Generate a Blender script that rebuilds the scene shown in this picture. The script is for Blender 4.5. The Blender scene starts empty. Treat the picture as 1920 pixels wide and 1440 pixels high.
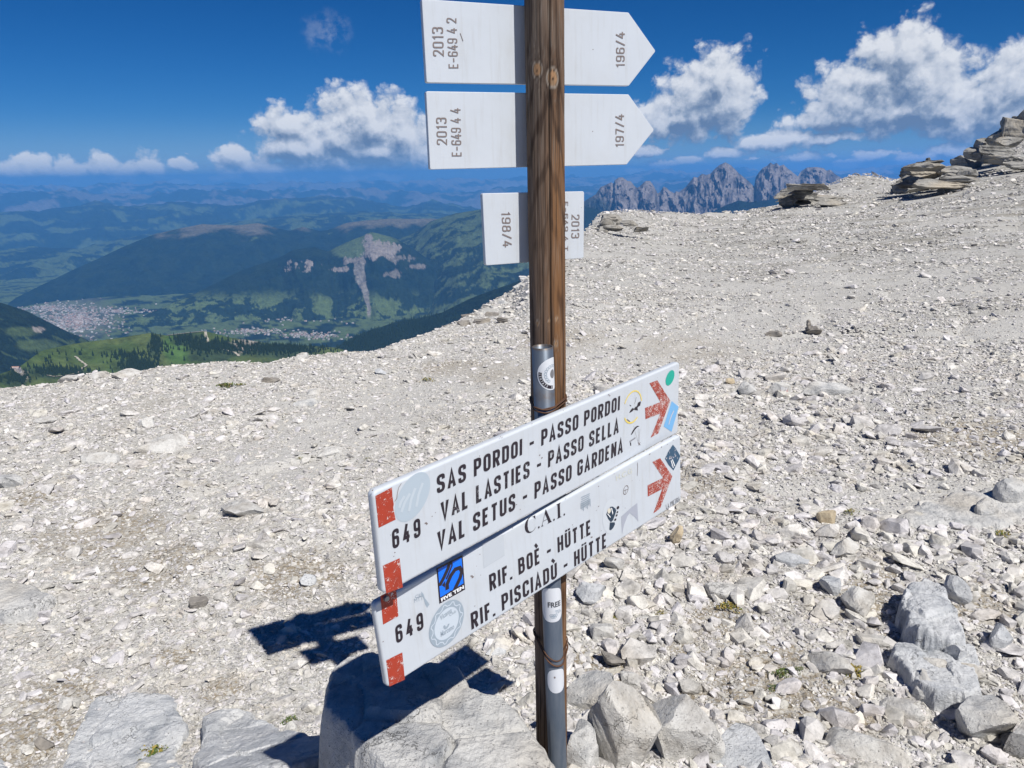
import bpy, bmesh, math, random
import numpy as np
from mathutils import Matrix, Vector, Euler
from math import sin, cos, tan, pi, radians

sc = bpy.context.scene
col = sc.collection

# ------------------------------------------------------------------ camera
F, P, R_, CZ = 1430.02, .26906, -.01822, 1.9      # focal in px of a 1920 frame, pitch, roll, eye height
fw = np.array([0, cos(P), -sin(P)]); _up = np.array([0, sin(P), cos(P)]); _rt = np.array([1., 0, 0])
RT = _rt*cos(R_) + _up*sin(R_); UP = -_rt*sin(R_) + _up*cos(R_)
C0 = np.array([0, 0, CZ])
cam_d = bpy.data.cameras.new('camera'); cam = bpy.data.objects.new('camera', cam_d); col.objects.link(cam)
M = Matrix.Identity(4)
for i, v in enumerate((RT, UP, -fw)):
    for j in range(3): M[j][i] = v[j]
M[2][3] = CZ
cam.matrix_world = M
cam_d.sensor_width = 36; cam_d.lens = 36*F/1920; cam_d.clip_start = .05; cam_d.clip_end = 300000
sc.camera = cam

def ray(x, y): return fw + RT*((x-960)/F) - UP*((y-720)/F)
def azel(x, y):
    d = ray(x, y); return math.atan2(d[0], d[1]), d[2]/math.hypot(d[0], d[1])

# ------------------------------------------------------------------ render, light, sky
SUN_AZ, SUN_EL = radians(142.2), radians(53.3)
sc.view_settings.view_transform = 'Standard'; sc.view_settings.look = 'None'
sc.view_settings.gamma = 1; sc.view_settings.use_curve_mapping = False
sc.view_settings.exposure = 0.3
sc.render.engine = 'CYCLES'
sc.cycles.use_denoising = True
sc.cycles.max_bounces = 6; sc.cycles.diffuse_bounces = 3; sc.cycles.volume_bounces = 1
sc.cycles.transparent_max_bounces = 6; sc.cycles.glossy_bounces = 2
sd = Vector((sin(SUN_AZ)*cos(SUN_EL), cos(SUN_AZ)*cos(SUN_EL), sin(SUN_EL)))
sl = bpy.data.lights.new('sun', 'SUN'); sl.energy = 4.7; sl.angle = radians(.53); sl.color = (1, .965, .91)
so = bpy.data.objects.new('sun', sl); col.objects.link(so)
so.rotation_euler = (-sd).to_track_quat('-Z', 'Y').to_euler(); so.location = (5, -4, 20)

class NT:
    """tiny node helper"""
    def __init__(s, nt): s.nt = nt; s.n = nt.nodes; s.l = nt.links
    def node(s, t, **k):
        n = s.n.new(t)
        for a, b in k.items(): setattr(n, a, b)
        return n
    def link(s, a, b): s.l.new(a, b)
    def _in(s, n, i, v):
        if v is None: return
        if isinstance(v, bpy.types.NodeSocket): s.l.new(v, n.inputs[i])
        else: n.inputs[i].default_value = v
    def math(s, op, a=None, b=None, c=None, clamp=False):
        n = s.n.new('ShaderNodeMath'); n.operation = op; n.use_clamp = clamp
        s._in(n, 0, a); s._in(n, 1, b); s._in(n, 2, c); return n.outputs[0]
    def vmath(s, op, a=None, b=None, out=0):
        n = s.n.new('ShaderNodeVectorMath'); n.operation = op
        s._in(n, 0, a)
        if op == 'SCALE': s._in(n, 3, b)
        else: s._in(n, 1, b)
        return n.outputs[out]
    def noise(s, vec, scale, detail=4, rough=.55, out=0, dim='3D', dist=0.):
        n = s.n.new('ShaderNodeTexNoise'); n.noise_dimensions = dim
        if vec is not None: s.l.new(vec, n.inputs['Vector'])
        n.inputs['Scale'].default_value = scale; n.inputs['Detail'].default_value = detail
        n.inputs['Roughness'].default_value = rough; n.inputs['Distortion'].default_value = dist
        return n.outputs[out]
    def voro(s, vec, scale, feat='F1', out='Distance', detail=0., rand=1., dim='3D'):
        n = s.n.new('ShaderNodeTexVoronoi'); n.feature = feat; n.voronoi_dimensions = dim
        if vec is not None: s.l.new(vec, n.inputs['Vector'])
        n.inputs['Scale'].default_value = scale; n.inputs['Randomness'].default_value = rand
        if 'Detail' in n.inputs: n.inputs['Detail'].default_value = detail
        return n.outputs[out]
    def ramp(s, fac, stops):
        n = s.n.new('ShaderNodeValToRGB'); s.l.new(fac, n.inputs[0]); e = n.color_ramp.elements
        while len(e) < len(stops): e.new(.5)
        for k, (p_, c) in enumerate(stops):
            e[k].position = p_; e[k].color = (c, c, c, 1) if not hasattr(c, '__len__') else (*c[:3], 1)
        return n.outputs[0]
    def mix(s, f, a, b, mode='MIX'):
        n = s.n.new('ShaderNodeMix'); n.data_type = 'RGBA'; n.blend_type = mode
        s._in(n, 0, f)
        for i, v in ((6, a), (7, b)):
            if isinstance(v, bpy.types.NodeSocket): s.l.new(v, n.inputs[i])
            else: n.inputs[i].default_value = (*v[:3], 1)
        return n.outputs[2]
    def smooth(s, v, a, b, lo=0., hi=1.):
        n = s.n.new('ShaderNodeMapRange'); n.interpolation_type = 'SMOOTHSTEP'
        s.l.new(v, n.inputs[0])
        for k, q in ((1, a), (2, b), (3, lo), (4, hi)): n.inputs[k].default_value = q
        return n.outputs[0]
    def bump(s, h, strength=1., dist=.01, normal=None):
        n = s.n.new('ShaderNodeBump'); n.inputs['Strength'].default_value = strength
        n.inputs['Distance'].default_value = dist; s.l.new(h, n.inputs['Height'])
        if normal is not None: s.l.new(normal, n.inputs['Normal'])
        return n.outputs[0]

world = bpy.data.worlds.new('World'); sc.world = world; world.use_nodes = True
world.node_tree.nodes.clear()
W = NT(world.node_tree)
SKY_STRENGTH = .105
sky = W.node('ShaderNodeTexSky', sky_type='NISHITA', sun_disc=False, sun_elevation=SUN_EL, sun_rotation=SUN_AZ,
             altitude=2950, air_density=1.0, dust_density=.25, ozone_density=4.0)
# clouds: (px x, px y, half width, half height) as seen from the viewpoint, turned into azimuth / elevation
CLOUDS = [(690, 228, 95, 60), (625, 265, 85, 52), (532, 240, 46, 36), (755, 262, 60, 52), (575, 285, 110, 30), (700, 285, 95, 30),
          (440, 297, 40, 26), (482, 316, 60, 26), (508, 344, 26, 11), (640, 310, 50, 22),
          (55, 316, 40, 21), (128, 320, 32, 17), (198, 309, 26, 20), (272, 309, 30, 27), (238, 322, 28, 18), (339, 310, 20, 13),
          (1345, 150, 62, 60), (1300, 178, 70, 46), (1365, 205, 48, 45), (1270, 222, 100, 34),
          (1690, 112, 72, 62), (1640, 165, 90, 56), (1560, 185, 52, 40), (1735, 165, 68, 66), (1570, 222, 75, 26), (1700, 215, 120, 38),
          (1900, 160, 62, 66), (1850, 215, 95, 52), (1800, 200, 80, 40), (1940, 240, 80, 60),
          (1215, 285, 36, 11), (1290, 300, 34, 9), (1240, 308, 30, 8), (1355, 288, 36, 10), (1640, 290, 36, 9), (1720, 300, 40, 10), (1785, 283, 40, 12), (1600, 305, 30, 7), (1190, 322, 24, 8), (1500, 296, 36, 8), (430, 330, 30, 8), (560, 338, 40, 8), (650, 335, 40, 8), (730, 328, 40, 9), (330, 344, 24, 5), (860, 345, 40, 7), (1470, 262, 78, 17), (1420, 268, 40, 13), (1560, 258, 60, 12)]
grp = bpy.data.node_groups.new('cloud_field', 'ShaderNodeTree')
grp.interface.new_socket('P', in_out='INPUT', socket_type='NodeSocketVector')
grp.interface.new_socket('D', in_out='OUTPUT', socket_type='NodeSocketFloat')
G = NT(grp)
gi = G.node('NodeGroupInput'); go = G.node('NodeGroupOutput')
p0 = gi.outputs[0]
wc = G.noise(p0, .55, 5, .6, out=1)
p1 = G.vmath('ADD', p0, G.vmath('SCALE', G.vmath('SUBTRACT', wc, (.5, .5, .5)), 1.3))
D = None
def deg(x, y):
    a, t = azel(x, y); return math.degrees(a), math.degrees(math.atan(t))
for (x, y, w, h) in CLOUDS:
    a, e = deg(x, y)
    v = G.vmath('MULTIPLY', G.vmath('SUBTRACT', p1, (a, e, 0)), (1/(w*.050), 1/(h*.050), 0))
    v = G.math('SUBTRACT', 1., G.vmath('LENGTH', v, None, out=1))
    D = v if D is None else G.math('SMOOTH_MAX', D, v, .22)
sep = G.node('ShaderNodeSeparateXYZ'); G.link(p0, sep.inputs[0])
# small scattered cumulus low over the horizon all the way round, bigger ones to the side and behind
low = G.noise(G.vmath('MULTIPLY', p1, (.75, 2.0, 1)), 1., 4, .6)
band = G.math('SUBTRACT', 1., G.math('ABSOLUTE', G.math('DIVIDE', G.math('SUBTRACT', sep.outputs[1], .75), 1.9)))
lowD = G.math('ADD', G.math('MULTIPLY', G.math('SUBTRACT', low, .50), 3.0), G.math('MULTIPLY', G.math('SUBTRACT', band, 1.), .9))
big = G.noise(G.vmath('MULTIPLY', p1, (.075, .16, 1)), 1., 3, .5)
side = G.smooth(G.math('ABSOLUTE', sep.outputs[0]), 40, 52, -1.2, 0.)
bigband = G.math('MULTIPLY', G.math('ABSOLUTE', G.math('SUBTRACT', sep.outputs[1], 7.)), -.06)
bigD = G.math('ADD', G.math('ADD', G.math('MULTIPLY', G.math('SUBTRACT', big, .52), 3.), side), bigband)
D = G.math('MAXIMUM', D, G.math('MAXIMUM', lowD, bigD))
bil = G.voro(G.vmath('MULTIPLY', p1, (1, 1.15, 1)), .62, 'F1', 'Distance', detail=3.5)
fb = G.noise(p0, 1.1, 6, .62)
D2 = G.math('ADD', D, G.math('ADD', G.math('MULTIPLY', G.math('SUBTRACT', .44, bil), .55), G.math('MULTIPLY', G.math('SUBTRACT', fb, .5), .40)))
G.link(D2, go.inputs[0])
tc = W.node('ShaderNodeTexCoord'); sx = W.node('ShaderNodeSeparateXYZ'); W.link(tc.outputs['Generated'], sx.inputs[0])
az_n = W.math('MULTIPLY', W.math('ARCTAN2', sx.outputs[0], sx.outputs[1]), 57.2958)
el_n = W.math('MULTIPLY', W.math('ARCSINE', sx.outputs[2]), 57.2958)
cx = W.node('ShaderNodeCombineXYZ'); W.link(az_n, cx.inputs[0]); W.link(el_n, cx.inputs[1])
def field(off):
    g = W.node('ShaderNodeGroup'); g.node_tree = grp
    v = cx.outputs[0] if off is None else W.vmath('ADD', cx.outputs[0], off)
    W.link(v, g.inputs[0]); return g.outputs[0]
d0 = field(None); d1 = field((.22, .60, 0)); 
alpha = W.smooth(d0, -.24, .13)
lit = W.math('SUBTRACT', d0, d1)
d2 = field((.35, 2.3, 0)); lit = W.math('SUBTRACT', W.math('MULTIPLY_ADD', lit, 1.15, .62), W.smooth(d2, -.1, .7, 0., .42), clamp=True)
thick = W.smooth(d0, .2, .8, 0., .06)
lit = W.math('SUBTRACT', lit, thick, clamp=True)
ccol = W.ramp(lit, [(0, (.16, .23, .35)), (.3, (.32, .39, .50)), (.6, (.60, .65, .73)), (1, (.88, .90, .93))])
bg1 = W.node('ShaderNodeBackground'); bg1.inputs[1].default_value = SKY_STRENGTH
# high-altitude air: a deeper blue than the sky model gives, one grade for the whole sky
ssp = W.node('ShaderNodeSeparateColor'); scb = W.node('ShaderNodeCombineColor'); W.link(sky.outputs[0], ssp.inputs[0])
for ch, (ka, kg) in enumerate(((.34, 2.3), (.325, 1.27), (.49, 1.11))):
    W.link(W.math('MULTIPLY', W.math('POWER', W.math('MULTIPLY', ssp.outputs[ch], SKY_STRENGTH), kg), ka/SKY_STRENGTH), scb.inputs[ch])
milky = W.mix(W.smooth(el_n, 4.5, -1.0, 0., .55), scb.outputs[0], tuple(q/SKY_STRENGTH for q in (.20, .37, .56)))
W.link(milky, bg1.inputs[0])
bg2 = W.node('ShaderNodeBackground'); W.link(ccol, bg2.inputs[0]); bg2.inputs[1].default_value = .76
wa, we = deg(612, 62)   # thin grey wisp high on the left
wv = W.vmath('LENGTH', W.vmath('MULTIPLY', W.vmath('SUBTRACT', W.vmath('ADD', cx.outputs[0], W.vmath('SCALE', W.vmath('SUBTRACT', W.noise(cx.outputs[0], .5, 5, .6, out=1), (.5, .5, .5)), 2.6)), (wa, we, 0)), (.55, .75, 0)), None, out=1)
wisp = W.math('MULTIPLY', W.smooth(wv, 1.1, .1), W.smooth(W.noise(cx.outputs[0], 1.1, 6, .65), .38, .62, 0., .2))
ccol = W.mix(W.math('SUBTRACT', 1., alpha), ccol, (.25, .31, .42)); alpha = W.math('MAXIMUM', alpha, wisp)
horizon = W.smooth(el_n, -.4, 2.4, .62, 1.)
mx = W.node('ShaderNodeMixShader'); W.link(W.math('MULTIPLY', W.math('MULTIPLY', alpha, .95), horizon), mx.inputs[0])
W.link(bg1.outputs[0], mx.inputs[1]); W.link(bg2.outputs[0], mx.inputs[2])
wo = W.node('ShaderNodeOutputWorld'); W.link(mx.outputs[0], wo.inputs[0])

# ------------------------------------------------------------------ numpy noise
def _h(ix, iy, seed):
    h = (ix.astype(np.int64)*374761393 + iy.astype(np.int64)*668265263 + seed*974634777) & 0xffffffff
    h = ((h ^ (h >> 13))*1274126177) & 0xffffffff
    return (h ^ (h >> 16)) & 0xffffffff
def rnd(ix, iy, seed): return _h(ix, iy, seed)/4294967296.
def perlin(x, y, seed=0):
    xi = np.floor(x); yi = np.floor(y); xf = x-xi; yf = y-yi
    u = xf*xf*xf*(xf*(xf*6-15)+10); v = yf*yf*yf*(yf*(yf*6-15)+10)
    def g(a, b, dx, dy):
        t = rnd(xi+a, yi+b, seed)*2*pi; return np.cos(t)*dx + np.sin(t)*dy
    n0 = g(0, 0, xf, yf)*(1-u) + g(1, 0, xf-1, yf)*u
    n1 = g(0, 1, xf, yf-1)*(1-u) + g(1, 1, xf-1, yf-1)*u
    return (n0*(1-v)+n1*v)*1.5
def fbm(x, y, oct=4, seed=0, gain=.5, ridged=False):
    x = np.asarray(x, float); y = np.asarray(y, float)
    s = 0; a = 1.; t = 0
    for o in range(oct):
        n = perlin(x*2**o + 17.3*o, y*2**o - 9.1*o, seed+o)
        if ridged: n = 1-2*np.abs(n)
        s = s + a*n; t += a; a *= gain
    return s/t
def smoothstep(a, b, v):
    t = np.clip((v-a)/(b-a), 0, 1); return t*t*(3-2*t)
def cells(x, y, s, seed, tilt=.5):
    """faceted rubble: every cell is a small tilted plane, with grooves between them"""
    x = x/s; y = y/s; xi = np.floor(x); yi = np.floor(y)
    best = np.full(x.shape, 9.); sec = np.full(x.shape, 9.); hb = np.zeros(x.shape)
    for a in (-1, 0, 1):
        for b in (-1, 0, 1):
            cx_ = xi+a; cy_ = yi+b
            px = cx_+rnd(cx_, cy_, seed); py = cy_+rnd(cx_, cy_, seed+1)
            dx = x-px; dy = y-py; d = dx*dx+dy*dy
            t = rnd(cx_, cy_, seed+2)*2*pi
            hh = rnd(cx_, cy_, seed+3)-.5 + tilt*(np.cos(t)*dx+np.sin(t)*dy)
            m = d < best
            sec = np.where(m, best, np.minimum(sec, d)); hb = np.where(m, hh, hb); best = np.where(m, d, best)
    edge = np.clip((np.sqrt(sec)-np.sqrt(best))/.18, 0, 1)
    return hb*(.35+.65*edge) - .35*(1-edge)

# ------------------------------------------------------------------ object helpers
def tag(o, label=None, cat=None, group=None, kind=None):
    for k, v in (('label', label), ('category', cat), ('group', group), ('kind', kind)):
        if v: o[k] = v
    return o
def mesh_obj(name, verts, faces, mat=None, parent=None, smooth=False, attrs=None):
    me = bpy.data.meshes.new(name)
    v = np.asarray(verts, dtype=np.float32).reshape(-1, 3)
    if isinstance(faces, np.ndarray):
        n, k = faces.shape
        me.vertices.add(len(v)); me.vertices.foreach_set('co', v.ravel())
        me.loops.add(n*k); me.polygons.add(n)
        me.loops.foreach_set('vertex_index', faces.astype(np.int32).ravel())
        me.polygons.foreach_set('loop_start', np.arange(0, n*k, k, dtype=np.int32))
        me.polygons.foreach_set('loop_total', np.full(n, k, dtype=np.int32))
        me.update(calc_edges=True)
    else:
        me.from_pydata([tuple(map(float, q)) for q in v], [], faces)
    me.polygons.foreach_set('use_smooth', [bool(smooth)]*len(me.polygons))
    if attrs:
        for an, arr in attrs.items():
            at = me.attributes.new(an, 'FLOAT_COLOR', 'POINT')
            c = np.ones((len(v), 4), np.float32); c[:, :arr.shape[1]] = arr; at.data.foreach_set('color', c.ravel())
    if mat: me.materials.append(mat)
    o = bpy.data.objects.new(name, me); col.objects.link(o)
    if parent: o.parent = parent
    return o
def bm_obj(name, bm, mat=None, parent=None, smooth=False):
    me = bpy.data.meshes.new(name); bm.to_mesh(me); bm.free()
    if mat: me.materials.append(mat)
    if smooth: me.polygons.foreach_set('use_smooth', [True]*len(me.polygons))
    o = bpy.data.objects.new(name, me); col.objects.link(o)
    if parent: o.parent = parent
    return o
def empty(name, loc=(0, 0, 0)):
    o = bpy.data.objects.new(name, None); o.empty_display_size = .1; col.objects.link(o); o.location = loc; return o
def gridfaces(nr, nc, wrap=False):
    i = np.arange(nr-1)[:, None]; j = np.arange(nc if wrap else nc-1)[None, :]
    j2 = (j+1) % nc
    return np.stack([i*nc+j, i*nc+j2, (i+1)*nc+j2, (i+1)*nc+j], -1).reshape(-1, 4)
def tube(pts, rad, seg=8, closed=False):
    V = []; Fc = []; n = len(pts); pts = [Vector(q) for q in pts]
    for i, q in enumerate(pts):
        t = (pts[(i+1) % n]-pts[i-1]) if closed or 0 < i < n-1 else (pts[1]-pts[0] if i == 0 else pts[-1]-pts[-2])
        t.normalize(); a = t.orthogonal().normalized() if i == 0 else (a-t*a.dot(t)).normalized(); b = t.cross(a)
        for k in range(seg):
            th = 2*pi*k/seg; V.append(q+a*cos(th)*rad+b*sin(th)*rad)
    for i in range(n if closed else n-1):
        for k in range(seg):
            i2 = (i+1) % n; Fc.append((i*seg+k, i*seg+(k+1) % seg, i2*seg+(k+1) % seg, i2*seg+k))
    return V, Fc

# ------------------------------------------------------------------ materials
def newmat(name):
    m = bpy.data.materials.new(name); m.use_nodes = True; t = NT(m.node_tree)
    return m, t, m.node_tree.nodes['Principled BSDF']
def simple(name, c, rough=.5, metal=0., spec=.5):
    m, t, b = newmat(name); b.inputs['Base Color'].default_value = (*c, 1); b.inputs['Roughness'].default_value = rough
    b.inputs['Metallic'].default_value = metal; b.inputs['Specular IOR Level'].default_value = spec; return m
def limestone(name, base=(.50, .485, .455), dark=(.30, .29, .27), warm=(.50, .42, .30), bump=.006, scale=9., var=.22, rand=True, wamt=.25):
    m, t, b = newmat(name)
    oi = t.node('ShaderNodeObjectInfo'); tcn = t.node('ShaderNodeTexCoord'); geo = t.node('ShaderNodeNewGeometry')
    pos = geo.outputs['Position']
    n1 = t.noise(pos, scale, 6, .62); n2 = t.noise(pos, scale*5.3, 5, .65); n3 = t.noise(pos, scale*.35, 3, .5)
    c = t.mix(t.ramp(n1, [(.30, 1.), (.55, 0.)]), base, dark)
    c = t.mix(t.math('MULTIPLY', t.ramp(n3, [(.5, 0.), (.68, 1.)]), wamt), c, warm)
    c = t.mix(.5, c, t.ramp(n2, [(.2, .45), (.5, .95), (.8, 1.)]), 'MULTIPLY')
    crack = t.voro(t.vmath('ADD', pos, t.vmath('SCALE', t.noise(pos, scale*1.2, 4, .65, out=1), 2.2/scale)), scale*.5, 'DISTANCE_TO_EDGE')
    cm = t.ramp(t.noise(pos, scale*.55, 3, .6), [(.50, 0.), (.60, 1.)])
    ck = t.math('MAXIMUM', t.ramp(crack, [(.0, 0.), (.016, 1.)]), t.math('SUBTRACT', 1., cm))
    c = t.mix(.22, c, ck, 'MULTIPLY')
    pit = t.ramp(t.voro(pos, scale*9, 'F1', 'Distance'), [(.12, 0.), (.22, 1.)]); pit = t.math('MAXIMUM', pit, t.ramp(t.noise(pos, scale*3, 2, .5), [(.48, 1.), (.58, 0.)]))
    c = t.mix(.30, c, pit, 'MULTIPLY')
    if rand:
        rr = t.math('MULTIPLY_ADD', oi.outputs['Random'], var*2, 1-var)
        cmb = t.node('ShaderNodeCombineColor')
        t.link(rr, cmb.inputs[0]); t.link(t.math('MULTIPLY', rr, .99), cmb.inputs[1])
        t.link(t.math('MULTIPLY', rr, t.math('MULTIPLY_ADD', t.math('FRACT', t.math('MULTIPLY', oi.outputs['Random'], 17.3)), .12, .945)), cmb.inputs[2])
        c = t.mix(1., c, cmb.outputs[0], 'MULTIPLY')
    t.link(c, b.inputs['Base Color']); b.inputs['Roughness'].default_value = .92; b.inputs['Specular IOR Level'].default_value = .2
    h = t.math('ADD', t.math('MULTIPLY', n2, .5), t.math('ADD', n1, t.math('ADD', t.math('MULTIPLY', ck, .35), t.math('MULTIPLY', pit, .2))))
    nrm = t.bump(h, 1., bump); nrm = t.bump(t.noise(pos, scale*22, 4, .75), .8, bump*.3, nrm)
    t.link(nrm, b.inputs['Normal'])
    return m
M_STONE = limestone('limestone_stone', base=(.63, .615, .58), scale=16, bump=.006, var=.17)
M_BOULD = limestone('limestone_boulder', base=(.575, .57, .55), dark=(.31, .32, .33), scale=9, bump=.018, rand=False, wamt=.35)
M_BLUE = limestone('limestone_pale', base=(.59, .60, .605), dark=(.33, .35, .375), scale=9, bump=.018, rand=False, wamt=.1)
M_OUT = limestone('weathered_limestone', base=(.33, .32, .295), dark=(.09, .087, .08), scale=1.6, bump=.06, rand=False, wamt=.5)

def ground_mat():
    m, t, b = newmat('limestone_scree_ground')
    geo = t.node('ShaderNodeNewGeometry'); pos = geo.outputs['Position']
    at = t.node('ShaderNodeAttribute'); at.attribute_name = 'mask'; sp = t.node('ShaderNodeSeparateColor'); t.link(at.outputs['Color'], sp.inputs[0])
    wp = t.vmath('ADD', pos, t.vmath('SCALE', t.noise(pos, 14, 2, .5, out=1), .03))
    v1 = t.voro(wp, 55, 'F1', 'Color'); s1 = t.node('ShaderNodeSeparateColor'); t.link(v1, s1.inputs[0])
    v2 = t.voro(wp, 130, 'F1', 'Color'); s2 = t.node('ShaderNodeSeparateColor'); t.link(v2, s2.inputs[0])
    v3 = t.voro(wp, 18, 'F1', 'Color'); s3 = t.node('ShaderNodeSeparateColor'); t.link(v3, s3.inputs[0])
    big = t.noise(pos, .6, 5, .6); mid = t.noise(pos, 3.2, 5, .6)
    c = t.ramp(s1.outputs[0], [(0, (.32, .305, .27)), (.35, (.47, .455, .42)), (1, (.60, .59, .56))])
    c = t.mix(.45, c, t.ramp(s2.outputs[1], [(0, (.28, .265, .235)), (.5, (.47, .46, .43)), (1, (.60, .595, .575))]))
    c = t.mix(.3, c, t.ramp(s3.outputs[2], [(0, (.40, .39, .37)), (.5, (.50, .495, .475)), (1, (.57, .57, .56))]))
    c = t.mix(t.ramp(mid, [(.46, 0.), (.7, .35)]), c, (.52, .49, .43))
    c = t.mix(t.ramp(big, [(.42, 0.), (.62, .30)]), c, (.47, .465, .44))
    soil = t.math('MULTIPLY', sp.outputs[0], t.ramp(t.noise(pos, 45, 4, .65), [(.38, .1), (.6, 1.)]))
    c = t.mix(soil, c, t.mix(t.noise(pos, 8, 3, .5), (.19, .15, .10), (.38, .33, .25)))
    strat = t.math('MULTIPLY', sp.outputs[1], t.ramp(t.noise(t.vmath('MULTIPLY', pos, (.35, .9, 1.)), 1.5, 7, .68), [(.45, 0.), (.6, .85)]))
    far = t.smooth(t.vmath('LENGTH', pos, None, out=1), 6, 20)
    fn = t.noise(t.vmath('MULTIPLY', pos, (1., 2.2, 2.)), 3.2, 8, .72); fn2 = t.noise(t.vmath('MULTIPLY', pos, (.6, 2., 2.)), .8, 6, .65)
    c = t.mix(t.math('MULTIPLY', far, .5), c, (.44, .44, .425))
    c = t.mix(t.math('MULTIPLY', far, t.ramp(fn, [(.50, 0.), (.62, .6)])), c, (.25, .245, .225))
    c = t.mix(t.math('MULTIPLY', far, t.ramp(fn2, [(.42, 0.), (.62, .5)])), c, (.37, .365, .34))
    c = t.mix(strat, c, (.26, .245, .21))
    c = t.mix(t.math('MULTIPLY', t.math('MULTIPLY', sp.outputs[2], .7), t.ramp(t.noise(pos, 2.5, 6, .7), [(.3, .3), (.6, 1.)])), c, t.mix(t.noise(pos, 30, 4, .6), (.50, .485, .45), (.57, .56, .535)))
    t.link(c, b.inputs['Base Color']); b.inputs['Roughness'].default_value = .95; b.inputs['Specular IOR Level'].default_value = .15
    h = t.math('ADD', t.math('MULTIPLY', s1.outputs[1], .5), t.math('MULTIPLY', t.voro(wp, 55, 'F1', 'Distance'), -.9))
    h2 = t.math('ADD', t.math('MULTIPLY', s2.outputs[1], .3), t.math('MULTIPLY', t.voro(wp, 130, 'F1', 'Distance'), -.7))
    n = t.bump(h, .65, .010); n = t.bump(h2, .7, .006, n)
    n = t.bump(t.noise(pos, 5, 8, .7), .6, .06, n)
    t.link(n, b.inputs['Normal']); return m
M_GROUND = ground_mat()

def attr_mat(name, attr='colr', bump=0., bscale=.01, rough=1.):
    m, t, b = newmat(name); a = t.node('ShaderNodeAttribute'); a.attribute_name = attr
    c = a.outputs['Color']
    if bump:
        g0 = t.node('ShaderNodeNewGeometry'); c = t.mix(1., c, t.ramp(t.noise(g0.outputs['Position'], .022, 6, .75), [(.3, .45), (.5, 1.), (.7, 1.45)]), 'MULTIPLY')
    t.link(c, b.inputs['Base Color']); b.inputs['Roughness'].default_value = rough
    b.inputs['Specular IOR Level'].default_value = .1
    if bump:
        geo = t.node('ShaderNodeNewGeometry'); t.link(t.bump(t.noise(geo.outputs['Position'], bscale, 6, .65), 1., bump), b.inputs['Normal'])
    return m
M_LAND = attr_mat('alpine_land', bump=25, bscale=.012)

# ------------------------------------------------------------------ the plateau
EDGE = [(-300, 760, None), (0, 731, None), (100, 722, None), (165, 706, None), (240, 708, None), (330, 692, None), (420, 682, None), (500, 684, None), (555, 669, None),
        (620, 664, None), (700, 663, None), (740, 649, None), (800, 628, None), (850, 606, None), (900, 580, None), (960, 545, None), (990, 520, 12.5),
        (1030, 480, 16), (1060, 455, 19), (1095, 434, 23), (1130, 398, 30), (1190, 394, 33), (1290, 402, 36), (1400, 399, 40), (1455, 385, 44),
        (1520, 362, 50), (1562, 341, 56), (1600, 327, 60), (1640, 327, 62), (1680, 337, 64), (1712, 322, 66), (1740, 315, 67), (1782, 318, 68), (1802, 298, 70), (1846, 274, 74),
        (1867, 252, 77), (1889, 244, 79), (1920, 228, 82), (2010, 195, 88), (2250, 150, 95), (2800, 170, 95)]
_ea, _er, _ez = [], [], []
for x, y, R in EDGE:
    a, t_ = azel(x, y)
    if R is None: R = -CZ/t_*1.0; z = 0.
    else: z = CZ + R*t_
    _ea.append(a); _er.append(R); _ez.append(z)
_ea = [-pi, -1.6] + _ea + [1.6, pi]; _er = [30, 9.] + _er + [70, 30]; _ez = [0, 0] + _ez + [2., 0.]
_ea, _er, _ez = map(np.array, (_ea, _er, _ez))
_sa = np.linspace(-pi, pi, 1441); _k = np.exp(-.5*(np.arange(-48, 49)/15.)**2); _k /= _k.sum()
def _sm(v): w = np.interp(_sa, _ea, v); return np.convolve(np.pad(w, 48, mode='wrap'), _k, 'same')[48:-48]
_sr, _sz = np.exp(_sm(np.log(_er))), _sm(_ez)
def ground_z(x, y, detail=True):
    x = np.asarray(x, float); y = np.asarray(y, float)
    r = np.hypot(x, y); az = np.arctan2(x, y)
    rE = np.interp(az, _ea, _er); zE = np.interp(az, _ea, _ez)
    rS = np.interp(az, _sa, _sr); zS = np.interp(az, _sa, _sz)
    t = np.minimum(r/rE, 1); z = zS*(t*rE/rS)**1.7 + (zE-zS*(rE/rS)**1.7)*smoothstep(.7, 1., t)
    dr = np.maximum(r-rE, 0); z = z - .85*dr*dr/(dr+.05*rE)
    inner = 1-smoothstep(.9, 1.6, r/rE)
    z = z + fbm(x/2.3, y/2.3, 3, 5)*.05*smoothstep(1.0, 4., r)*inner
    z = z + fbm(x/11., y/11., 4, 9)*.22*smoothstep(7, 26, r)*(.4+.6*inner)
    z = z + .45*np.exp(-(((np.maximum(r, .9)-.9)/1.2)**4))      # low mound on which post and viewer stand
    if detail:
        rough = np.clip(.5+1.1*fbm(x/3.1, y/3.1, 2, 31)+.35*smoothstep(-.3, 1.2, x), .12, 1.3)
        z = z + cells(x, y, .055, 50)*.012*(1-smoothstep(2.2, 3.4, r))*rough
        z = z + cells(x, y, .15, 60)*.024*(1-smoothstep(3.4, 5., r))*rough
        wx = x+.3*fbm(x/1.7, y/1.7, 2, 71); wy = y+.3*fbm(x/1.7, y/1.7, 2, 72)
        z = z + cells(wx, wy, .5, 80)*.04*smoothstep(2.5, 5, r)*(1-smoothstep(6, 8.5, r))*rough
        z = z + cells(wx, wy*1.2, 1.7, 90, .4)*.08*smoothstep(7, 10, r)*(1-smoothstep(11, 16, r))*rough
        z = z + cells(wx, wy, 6., 95, .3)*.22*smoothstep(14, 22, r)*(1-smoothstep(28, 42, r))*np.clip(rough, 0, 1)
    return z
_rr = np.concatenate([np.geomspace(.9, 120, 2600)])
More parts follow.
